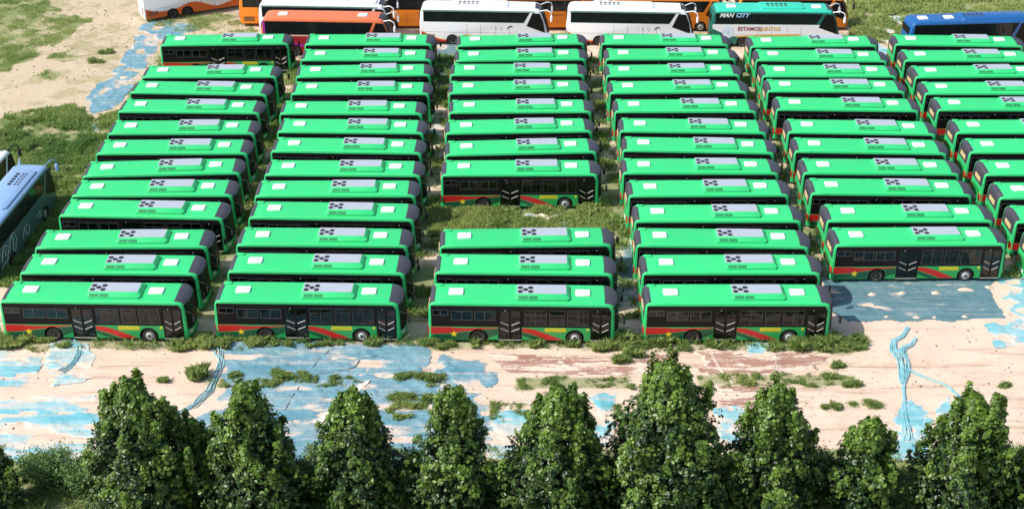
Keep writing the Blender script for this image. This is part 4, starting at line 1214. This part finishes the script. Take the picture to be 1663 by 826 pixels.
# white coach and coral coach in front of it
c3 = make_coach('white coach with grey green roof edge, half hidden behind the coral coach', (-24.6, 133.6), -3.0, 13.2, edge='grey_green', unit=(6.6, 11.6, 'white'), group=GC)
side_plate(c3, 'orange_skirt', wave(0.2, 6.0, lambda x: 1.5 - 0.15 * x, lambda x: 0.37), 'deep_orange', 0.006, (3.2, 9.9))
c4 = make_coach('coral orange coach with magenta rear corner and dark windows', (-23.65, 129.35), -2.6, 12.6, body='coral', z_win=(2.15, 3.45), hatches=(2.0, 9.6), group=GC, H=3.75)
side_plate(c4, 'magenta_corner', [(0.19, 0.5), (0.41, 0.5), (0.41, 3.5), (0.19, 3.5)], 'magenta', 0.005)
side_plate(c4, 'white_line', [(0.45, 2.02), (9.6, 2.02), (9.6, 2.10), (0.45, 2.10)], 'line_white', 0.005)
side_plate(c4, 'crimson_skirt', wave(0.45, 10.2, lambda x: 1.98, lambda x: 0.37), 'crimson', 0.004, (3.2, 9.9))
side_plate(c4, 'magenta_stripe', wave(2.5, 8.0, lambda x: 1.62 - 0.10 * x, lambda x: 1.36 - 0.11 * x), 'magenta', 0.004, (3.2, 9.9), 0.004)

# row of orange coaches at the very back
OX = [(-27.2, 137.3, 'with its rear showing past the white coach'), (-15.0, 136.6, 'behind the coral coach nose'), (-2.9, 136.2, 'behind the left white coach'), (9.8, 136.1, 'behind the right white coach'), (22.4, 136.4, 'behind the green slogan coach')]
for i, (x, y, s) in enumerate(OX):
    c = make_coach('orange coach in the back row ' + s, (x, y), 0.6 * ((i * 7) % 3 - 1), 11.7 if i < 4 else 11.3, H=3.38, z_win=(2.05, 3.16), body='orange', mirror='black', group='orange coaches in the back row', axles=(3.1, 9.0))
    for q in (6.8, 7.2): side_plate(c, 'trim_line', [(q, 1.6), (q + 0.9, 1.6), (q + 0.9, 1.66), (q, 1.66)], 'hub', 0.006)

# white and orange touring coach turned away at the upper left
c1 = make_coach('white touring coach with orange waved skirt and twin rear axles, upper left', (-37.6, 138.2), 27.0, 13.6, H=3.8, body='white', group=GC, axles=(2.95, 4.45, 10.9), hatches=(2.0,))
side_plate(c1, 'orange_skirt', wave(0.2, 12.8, lambda x: 0.95 + 0.55 * math.exp(-((x - 5.1) / 1.3) ** 2) + 0.45 * math.exp(-(x / 0.9) ** 2) - 0.28 * math.exp(-((x - 7.6) / 0.9) ** 2) + 0.35 * smooth(8.5, 11.0, x), lambda x: 0.37), 'deep_orange', 0.006, (2.95, 4.45, 10.9))
for q in (6.3, 7.2, 7.9, 9.0): side_plate(c1, 'flap_handle', [(q, 1.62), (q + 0.16, 1.62), (q + 0.16, 1.74), (q, 1.74)], 'black', 0.012)

# blue coach
c8 = make_coach('deep blue coach parked alone by the grass at upper right', (37.35, 128.3), 4.5, 12.4, body='blue', z_win=(2.1, 3.45), hatches=(1.5, 4.0), unit=(5.0, 11.6, 'blue'), group=GC)

# silver coach at the left edge and its neighbour
cs = make_coach('silver blue coach with white outline graphic at the left edge', (-36.45, 84.55), 86.5, 12.5, H=3.75, body='silver_side', roof='silver', z_win=(2.15, 3.45), unit=(3.8, 10.2, 'silver'), mirror='silver', group='coaches at the left edge', axles=(2.9, 9.7), front_cap=False, fan_x=7.5)
for pts in ([(1.3, 1.0), (1.5, 1.6), (2.1, 1.9), (2.6, 1.5), (2.3, 1.1), (1.9, 1.3), (2.2, 1.6)], [(2.7, 0.9), (2.9, 1.7), (3.4, 2.05), (3.5, 1.4), (3.2, 0.9), (3.7, 0.8), (3.9, 1.3)],
            [(1.0, 0.6), (1.4, 0.8), (2.0, 0.75), (2.4, 0.95)], [(5.2, 0.8), (5.5, 1.3), (6.1, 1.45), (6.5, 1.1), (6.2, 0.75), (5.7, 0.9), (5.9, 1.2)], [(3.0, 1.85), (3.6, 2.1), (4.0, 1.7), (4.1, 1.1)], [(8.2, 0.9), (8.5, 1.25), (8.9, 1.1), (8.6, 0.8)]):
    mb = MB(); line = []
    for i in range(len(pts) - 1):
        p0 = pts[max(i - 1, 0)]; p1 = pts[i]; p2 = pts[i + 1]; p3 = pts[min(i + 2, len(pts) - 1)]
        for t in (0, 0.25, 0.5, 0.75):
            line.append(tuple(0.5 * (2 * p1[k] + (p2[k] - p0[k]) * t + (2 * p0[k] - 5 * p1[k] + 4 * p2[k] - p3[k]) * t * t + (3 * p1[k] - p0[k] - 3 * p2[k] + p3[k]) * t ** 3) for k in (0, 1)))
    line.append(pts[-1])
    mb.tube([(x, -1.256, z) for x, z in line], 0.024, 5)
    mb.build('outline_graphic', M['line_white'], cs)
cw = make_coach('white coach nose peeking in beside the silver coach at the left edge', (-40.1, 87.6), 86.5, 12.2, H=3.7, body='white', z_win=(2.2, 3.45), mirror='black', group='coaches at the left edge', axles=(2.9, 9.6))


# ------------------------------------------------------------ plants
def leaf_cloud(cen, nor, size, tint, seed, aspect=1.0, fold=0.25):
    """one bent four-cornered leaf per point"""
    g = np.random.default_rng(seed); n = len(cen)
    nor = nor / (np.linalg.norm(nor, axis=1, keepdims=True) + 1e-9)
    r = g.normal(size=(n, 3)); u = np.cross(nor, r); u /= np.linalg.norm(u, axis=1, keepdims=True) + 1e-9
    w = np.cross(nor, u)
    s = size[:, None]
    tip = cen + u * s * 0.62 * aspect - nor * s * fold * 0.6
    tail = cen - u * s * 0.5 * aspect
    a = cen + w * s * 0.46 + nor * s * fold * 0.35 + u * s * 0.05
    b = cen - w * s * 0.46 + nor * s * fold * 0.35 + u * s * 0.05
    v = np.stack([tail, a, tip, b], 1).reshape(-1, 3)
    i = np.arange(n) * 4
    f = np.concatenate([np.stack([i, i + 1, i + 2], 1), np.stack([i, i + 2, i + 3], 1)])
    return v, f, np.repeat(tint, 4)


def make_tree(x, y, H, Rm, seed, label, shoots=(), lean=0.0, dens=1.0, power=1.35):
    g = np.random.default_rng(seed)
    root = empty('broadleaf_tree', (x, y, float(ground_z(x, y))))
    tag(root, label, 'tree', 'trees in the row along the lower edge')
    tr = MB()
    tp = [(0, 0, -0.1), (0.03, 0.02, H * 0.2), (0.06 + lean * 0.3, -0.03, H * 0.45), (lean * 0.7, 0.02, H * 0.7), (lean, 0, H * 0.93)]
    tr.tube(tp, [0.15, 0.125, 0.09, 0.055, 0.02], 9)

    def trunk_at(z):
        for a, b in zip(tp, tp[1:]):
            if a[2] <= z <= b[2]:
                t = (z - a[2]) / (b[2] - a[2]); return np.array([a[k] + (b[k] - a[k]) * t for k in range(3)])
        return np.array(tp[-1])

    def radius(f, az):            # crown half width at height share f, lobed round the trunk
        lob = 0.24 + 1.46 * fbm(np.cos(az) * 2.9 + 5 + f * 1.6, np.sin(az) * 2.9 + f * 3.4, seed, 3)
        return Rm * lob * (0.88 + 0.12 * smooth(0.0, 0.25, f)) * np.clip(1 - np.clip((f - 0.12) / 0.90, 0, 1) ** power, 0.03, 1)
    P, T, O = [], [], []
    nl = 26
    for i in range(nl):           # limbs sweeping up into the crown
        f = 0.08 + 0.80 * (i + g.random() * 0.9) / nl
        az = i * 2.39996 + g.normal() * 0.25
        base = trunk_at(max(0.06 * H, f * H - 0.18 * H * (1 - f) - 0.45))
        rr = float(radius(f, az)) * 0.9
        end = np.array([math.cos(az) * rr + lean * f, math.sin(az) * rr, f * H + 0.1])
        mid = base * 0.45 + end * 0.55 + np.array([0, 0, -0.10 * rr])
        tr.tube([tuple(base), tuple(mid), tuple(end)], [0.045 * (1.2 - f), 0.03 * (1.2 - f), 0.010], 5)
    # leaf sprigs through the crown, thickest near its outside
    n = int(3300 * dens * (Rm / 2.6) ** 1.6 * (H / 7.6))
    f = np.clip(g.random(n) ** 1.25, 0.02, 0.985); az = g.random(n) * 6.2832
    q = np.where(g.random(n) < 0.80, 0.60 + 0.52 * g.random(n) ** 1.1, 0.25 + 0.45 * g.random(n))
    r = radius(f, az) * q
    p = np.stack([np.cos(az) * r + lean * f, np.sin(az) * r, f * H + g.normal(size=n) * 0.05], 1)
    P.append(p); O.append(np.stack([np.cos(az), np.sin(az), 0.35 + 0.9 * f], 1))
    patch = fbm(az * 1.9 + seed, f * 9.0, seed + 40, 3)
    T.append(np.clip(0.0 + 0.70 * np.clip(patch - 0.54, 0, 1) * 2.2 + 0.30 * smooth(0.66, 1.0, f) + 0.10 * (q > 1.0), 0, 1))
    # upright shoots standing out of the outline, and the leaders at the top
    for k in range(int(52 * (Rm / 2.6))):
        f0 = 0.25 + 0.62 * g.random(); a0 = g.random() * 6.2832; r0 = float(radius(f0, a0)) * 0.92; hh = 0.5 + 1.0 * g.random(); m = int(17 * hh)
        u = g.random(m); w = 0.20 * (1.1 - u)
        P.append(np.stack([math.cos(a0) * r0 + lean * f0 + w * g.normal(size=m), math.sin(a0) * r0 + w * g.normal(size=m), f0 * H + u * hh], 1))
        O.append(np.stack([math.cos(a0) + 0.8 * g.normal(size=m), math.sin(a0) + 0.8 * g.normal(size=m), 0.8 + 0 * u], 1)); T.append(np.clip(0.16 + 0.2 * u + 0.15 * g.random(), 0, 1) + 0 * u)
    for sx, sh in list(shoots) + [(0.0, 0.0)]:
        c0 = np.array([sx + lean, g.normal() * 0.15, H * 0.76 + sh * 0.6]); top = H + sh; m = int(70 * (top - c0[2]) / 1.6) + 14
        u = g.random(m) ** 1.2; w = (0.34 - 0.27 * u) * np.sqrt(g.random(m)) * 1.25; aa = g.random(m) * 6.2832
        P.append(np.stack([c0[0] + np.cos(aa) * w, c0[1] + np.sin(aa) * w, c0[2] + u * (top - c0[2])], 1))
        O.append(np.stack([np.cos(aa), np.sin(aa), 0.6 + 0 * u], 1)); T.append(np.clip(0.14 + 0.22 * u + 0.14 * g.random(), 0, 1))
        tr.tube([(lean * 0.8, 0, H * 0.68), tuple(c0), (c0[0], c0[1], top - 0.1)], [0.04, 0.025, 0.008], 5)
    tr.build('trunk', M['bark'], root, 50)
    P = np.concatenate(P); T = np.concatenate(T); O = np.concatenate(O)
    per = 7; n = len(P)
    d = g.normal(size=(n, per, 3)); d /= np.linalg.norm(d, axis=2, keepdims=True)
    cc = (P[:, None] + d * np.array([0.17, 0.17, 0.15]) * (0.5 + 0.7 * g.random((n, per, 1)))).reshape(-1, 3)
    nn = (O[:, None] * 0.75 + d * 0.55 + np.array([0, 0, 0.35]) + 0.35 * g.normal(size=(n, per, 3))).reshape(-1, 3)
    ss = (0.10 + 0.14 * g.random(n * per)) * np.repeat(0.8 + 0.5 * g.random(n), per)
    tt = np.clip(np.repeat(T, per) + 0.09 * g.normal(size=n * per) + 0.10 * np.repeat(g.random(n) ** 3, per), 0, 1)
    cc[:, 2] = np.maximum(cc[:, 2], 0.05)
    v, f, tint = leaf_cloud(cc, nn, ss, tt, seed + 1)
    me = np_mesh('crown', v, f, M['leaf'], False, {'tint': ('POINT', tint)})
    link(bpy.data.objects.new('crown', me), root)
    return root


TREES = [  # x, y, height, half width, leaders, lean, label
    (-27.7, 60.6, 4.0, 1.5, (), 0.0, 'dark tree cut by the left picture edge'),
    (-19.6, 60.8, 8.0, 3.25, ((-1.35, -0.75), (-0.15, 0.25), (0.55, 0.0), (1.45, -1.0), (2.1, -1.7)), -0.1, 'broad tree with several leaders, first tall one from left'),
    (-16.6, 61.6, 4.6, 1.3, (), 0.0, 'small dark tree squeezed between the first and second tall trees'),
    (-13.7, 60.8, 7.8, 2.75, ((-0.4, -0.2), (0.7, -0.9)), -0.1, 'pointed tree second of the tall trees from left'),
    (-8.0, 60.8, 7.5, 2.45, ((-0.9, -0.55), (0.35, -0.3), (0.95, -0.85)), -0.15, 'tree third of the tall trees from left, above the torn white plastic'),
    (-3.0, 60.8, 7.5, 2.2, ((-0.8, -0.5), (0.2, 0.1), (0.9, -0.7)), 0.0, 'slim tree fourth of the tall trees from left'),
    (2.3, 60.8, 7.7, 2.75, ((-0.3, 0.1), (0.7, -0.15), (1.2, -0.6), (-1.2, -1.0)), 0.2, 'tree fifth of the tall trees from left, before the third front bus'),
    (8.1, 60.8, 9.1, 3.25, ((-0.5, -0.1), (0.5, -0.2), (1.0, -0.6), (-1.1, -0.6)), 0.0, 'biggest and lightest tree, rounded top, right of centre'),
    (14.0, 60.8, 7.8, 2.65, ((0.0, 0.0), (-0.8, -0.9), (0.7, -1.0)), -0.15, 'pointed tree right of the biggest tree'),
    (18.8, 60.8, 5.4, 2.0, ((-0.5, 0.0), (0.6, 0.0), (1.3, -0.6)), 0.0, 'low tree left of the cyan net fan'),
    (24.0, 60.8, 7.2, 2.6, ((-1.0, -0.3), (-0.2, 0.15), (0.9, 0.25), (1.3, 0.0)), 0.1, 'twin peaked tree right of the cyan net fan'),
    (27.9, 60.6, 4.9, 1.3, (), 0.0, 'dark tree cut by the right picture edge'),
]
for i, (x, y, H, Rm, sh, ln, lab) in enumerate(TREES):
    make_tree(x, y, H, Rm * 1.0, 500 + i * 11, lab, sh, ln, 1.0, 2.0 if 'biggest and' in lab else 1.45)


def make_shrub(x, y, rx, ry, h, seed, label, group='shrubs between the row trees', n=5200, size=0.085):
    g = np.random.default_rng(seed)
    root = empty('shrub', (x, y, float(ground_z(x, y))))
    tag(root, label, 'shrub', group)
    st = MB(); cs, ns, ts = [], [], []
    nb = 26
    for k in range(nb):
        a = g.random() * 6.283; q = math.sqrt(g.random()) * 0.85
        top = np.array([math.cos(a) * rx * q, math.sin(a) * ry * q, h * (0.55 + 0.45 * math.sqrt(max(0, 1 - q * q))) * (0.75 + 0.3 * g.random())])
        st.tube([(top[0] * 0.15, top[1] * 0.15, -0.05), tuple(top * np.array([0.7, 0.7, 0.55])), tuple(top)], [0.025, 0.016, 0.005], 4)
        m = n // nb
        t = g.random(m) ** 0.6
        p = top * np.stack([0.35 + 0.65 * t, 0.35 + 0.65 * t, t], 1) + g.normal(size=(m, 3)) * np.array([0.17 * rx, 0.17 * ry, 0.10 * h])
        p[:, 2] = np.maximum(p[:, 2], 0.03)
        cs.append(p); ns.append(g.normal(size=(m, 3)) * 0.7 + np.array([0, 0, 0.7])); ts.append(np.clip(0.15 + 0.5 * g.random() + 0.2 * g.normal(size=m), 0, 1))
    st.build('stem', M['bark'], root)
    cs = np.concatenate(cs)
    v, f, tint = leaf_cloud(cs, np.concatenate(ns), size * (0.6 + 0.8 * g.random(len(cs))), np.concatenate(ts), seed + 1, 1.7)
    link(bpy.data.objects.new('foliage', np_mesh('foliage', v, f, M['shrub'], False, {'tint': ('POINT', tint)})), root)


for i, (x, y, rx, ry, h, lab) in enumerate([
        (-25.3, 62.6, 2.1, 1.4, 2.3, 'wide light green shrub at the lower left corner'),
        (-22.9, 61.6, 1.4, 1.2, 2.2, 'shrub leaning on the first tall tree, left side'),
        (-10.9, 61.8, 1.3, 1.1, 2.2, 'shrub between the second and third tall trees'),
        (-5.5, 61.8, 1.1, 1.0, 2.4, 'shrub between the third and fourth tall trees'),
        (-0.5, 61.4, 1.2, 1.0, 2.3, 'shrub between the fourth and fifth tall trees'),
        (5.1, 61.8, 1.0, 1.0, 2.5, 'shrub between the fifth tree and the biggest tree'),
        (16.8, 61.8, 1.1, 1.1, 2.6, 'shrub between the pointed right tree and the low tree'),
        (21.4, 61.0, 1.1, 1.0, 1.7, 'shrub between the low tree and the twin peaked tree'),
        (26.6, 61.8, 1.2, 1.1, 2.6, 'shrub right of the twin peaked tree')]):
    make_shrub(x, y, rx, ry, h, 900 + 7 * i, lab)


def blades(x, y, z, h, w, tint, seed, spread=0.55):
    g = np.random.default_rng(seed); n = len(x)
    a = g.random(n) * 6.283; lean = (0.15 + spread * g.random(n)) * h
    la = g.random(n) * 6.283
    b = np.stack([x, y, z], 1)
    d = np.stack([np.cos(a), np.sin(a), np.zeros(n)], 1) * (w / 2)[:, None]
    mid = b + np.stack([np.cos(la) * lean * 0.35, np.sin(la) * lean * 0.35, h * 0.6], 1)
    tip = b + np.stack([np.cos(la) * lean, np.sin(la) * lean, h * (0.95 - 0.2 * g.random(n))], 1)
    v = np.stack([b - d, b + d, mid + d * 0.75, tip], 1).reshape(-1, 3)
    i = np.arange(n) * 4
    f = np.concatenate([np.stack([i, i + 1, i + 2], 1), np.stack([i, i + 2, i + 3], 1)])
    return v, f, np.repeat(tint, 4)


def grass_patch(name, label, keys, per_m2, hgt, wid, ylw, seed, extra=None, clump=0.5, warp=0.4, freq=0.9):
    """a stand of grass over the given areas, thick and thin by turns"""
    g = np.random.default_rng(seed); X, Y = [], []
    for k in keys:
        poly = GRASS_AREAS[k]
        x0, x1 = max(min(p[0] for p in poly), -62), min(max(p[0] for p in poly), 62); y0, y1 = max(min(p[1] for p in poly), 50), min(max(p[1] for p in poly), 160)
        n = int((x1 - x0) * (y1 - y0) * per_m2)
        px = x0 + (x1 - x0) * g.random(n); py = y0 + (y1 - y0) * g.random(n)
        m = warp_inside(px, py, poly, warp, 0.7, hash_seed(k))
        X.append(px[m]); Y.append(py[m])
    X = np.concatenate(X); Y = np.concatenate(Y)
    den = fbm(X * freq, Y * freq, seed + 2, 4)
    m = den > g.normal(clump, 0.06, len(X))
    if extra is not None: m &= extra(X, Y)
    X, Y, den = X[m], Y[m], den[m]
    big = fbm(X * 0.5, Y * 0.5, seed + 5, 3)
    H = hgt * (0.35 + 1.25 * np.clip((den - clump) * 3.5, 0, 1)) * (0.6 + 0.8 * big) * (0.7 + 0.6 * g.random(len(X)))
    T = np.clip(ylw + 0.9 * (fbm(X * 0.3, Y * 0.3, seed + 8, 3) - 0.5) + 0.17 * g.normal(size=len(X)), 0, 1)
    v, f, t = blades(X, Y, ground_z(X, Y) - 0.02, H, wid * (0.6 + 0.8 * g.random(len(X))), T, seed + 9)
    o = link(bpy.data.objects.new(name, np_mesh(name, v, f, M['grass'], False, {'tint': ('POINT', t)})))
    return tag(o, label, 'grass', kind='stuff')


def front_gaps(x, y):
    breaks = ((x > -27.3) & (x < -21.6)) | ((x > -8.3) & (x < -5.6)) | ((x > -0.5) & (x < 1.2)) | ((x > 14.2) & (x < 16.6))
    return ~(breaks & (np.random.default_rng(4).random(len(x)) > 0.12))


grass_patch('weeds', 'green weeds growing along the front row of buses', ['g_front'], 1000, 0.40, 0.022, 0.42, 11, front_gaps, 0.46, 0.6, 2.2)
grass_patch('weeds', 'tall grass in the gap of the third bus column', ['g_gap3'], 420, 0.36, 0.032, 0.55, 12, None, 0.36)
grass_patch('weeds', 'thin grass strips in the lane before the trees', ['s2a', 's2b', 's2c', 's2d', 's3', 's3b', 's4'], 700, 0.24, 0.022, 0.46, 13, None, 0.49, 0.7, 1.9)
grass_patch('grass', 'tall green grass left of the bus columns', ['g_left', 'g_left2'], 260, 0.36, 0.042, 0.33, 14, None, 0.34, 1.0)
grass_patch('grass', 'yellowish grass field at the upper right behind the buses', ['g_right'], 130, 0.34, 0.055, 0.66, 15, None, 0.30, 0.8)
grass_patch('grass', 'sparse olive grass patches on the sand at the upper left', ['g_field', 'g_field2', 'g_field3', 'g_field4', 'g_top', 'tl'], 170, 0.16, 0.045, 0.58, 16, None, 0.40, 1.2)
grass_patch('grass', 'dark grass under the row of trees', ['bot'], 130, 0.36, 0.035, 0.30, 17, None, 0.40, 0.5)
GRASS_AREAS['lot'] = [(-34, 80), (20.5, 80), (21, 85.5), (49, 85.5), (49, 127.5), (-34, 127.5)]
bl = [(x - 0.1, y, R(a)) for _, _, x, y, a in BUSES]


def off_bus(x, y):
    ok = np.ones(len(x), bool)
    for bx_, by_, a in bl:
        dx = x - bx_; dy = y - by_
        lx = dx * math.cos(a) + dy * math.sin(a); ly = -dx * math.sin(a) + dy * math.cos(a)
        ok &= ~((lx > 0) & (lx < 12.1) & (np.abs(ly) < 1.25))
    return ok


grass_patch('weeds', 'shaded weeds between the columns of green buses', ['lot'], 150, 0.42, 0.04, 0.42, 18, off_bus, 0.46, 0.1)


def weed(x, y, r, h, seed, label, n=420):
    g = np.random.default_rng(seed)
    a = g.random(n) * 6.283; q = r * np.minimum(np.abs(g.normal(0, 0.40, n)), 0.95)
    ce = g.normal(size=(5, 2)) * np.array([0.55, 0.22]) * r; w_ = g.integers(0, 5, n)
    px = x + np.cos(a) * q * 0.7 + ce[w_, 0]; py = y + np.sin(a) * q * 0.55 + ce[w_, 1]
    h = h * (0.55 + 0.6 * g.random(5))[w_]
    hh = h * (1.05 - 0.6 * np.clip(q / r, 0, 1)) * (0.6 + 0.6 * g.random(n))
    v, f, t = blades(px - x, py - y, ground_z(px, py) - float(ground_z(x, y)) - 0.02, hh, 0.020 + 0.02 * g.random(n), np.clip(0.38 + 0.2 * g.normal(size=n), 0, 1), seed + 1, 0.6)
    o = link(bpy.data.objects.new('weed', np_mesh('weed', v, f, M['grass'], False, {'tint': ('POINT', t)})))
    o.location = (x, y, float(ground_z(x, y)))
    tag(o, label, 'weed', 'single weeds on the sand')


for i, (x, y, r, h, lab) in enumerate([
        (-19.27, 73.1, 0.75, 0.95, 'bushy weed standing alone on the sand left of the blue net'),
        (-21.3, 72.7, 0.35, 0.4, 'small weed left of the bushy lone weed'),
        (-17.0, 73.2, 0.45, 0.45, 'weed tuft on the cyan net edge, left of two'),
        (-14.0, 73.1, 0.8, 0.5, 'wide weed tuft on the blue net by the sand heap'),
        (-10.6, 73.0, 0.5, 0.35, 'weed tuft right of the dark seam line on the blue net'),
        (-6.0, 73.1, 0.7, 0.5, 'weed clump near the right edge of the blue net'),
        (-4.7, 72.9, 0.6, 0.55, 'weed clump left of the blue net with crumpled edge'),
        (-6.0, 70.8, 1.1, 0.5, 'pale weed clump above the right side of the third tree'),
        (7.7, 75.6, 0.45, 0.75, 'weed on the sand right of the brown film'),
        (7.0, 74.9, 0.45, 0.6, 'weed beside the brown film end'),
        (18.3, 76.6, 0.85, 0.75, 'large weed bush at the nose of the fourth front bus'),
        (20.2, 76.9, 0.85, 0.8, 'weed bush right of the fourth front bus nose'),
        (20.8, 72.4, 0.5, 0.4, 'low weed on the bare sand below the weed bush'),
        (20.5, 74.5, 0.4, 0.45, 'small weed on the sand right of the brown film before the fourth bus'),
        (22.3, 76.5, 0.6, 0.35, 'flat weed on the sand left of the twisted net'),
        (19.4, 69.9, 0.5, 0.5, 'dark weed left of two above the low tree'),
        (21.0, 70.2, 0.9, 0.4, 'dry weed right of two above the low tree'),
        (29.9, 72.3, 0.55, 0.3, 'dry brown weed on the sand above the twin peaked tree'),
        (-38.6, 128.6, 0.7, 0.45, 'dark weed beside the long blue net, upper of two'),
        (-39.2, 126.4, 0.9, 0.5, 'dark weed beside the long blue net, lower of two'),
        (9.6, 77.0, 0.7, 0.7, 'weed bush at the rear wheel of the fourth front bus'),
        (7.2, 77.3, 0.7, 0.85, 'tall weed between the third and fourth front buses')]):
    weed(x, y, r, h, 1300 + i * 5, lab, int(700 + 1300 * r))
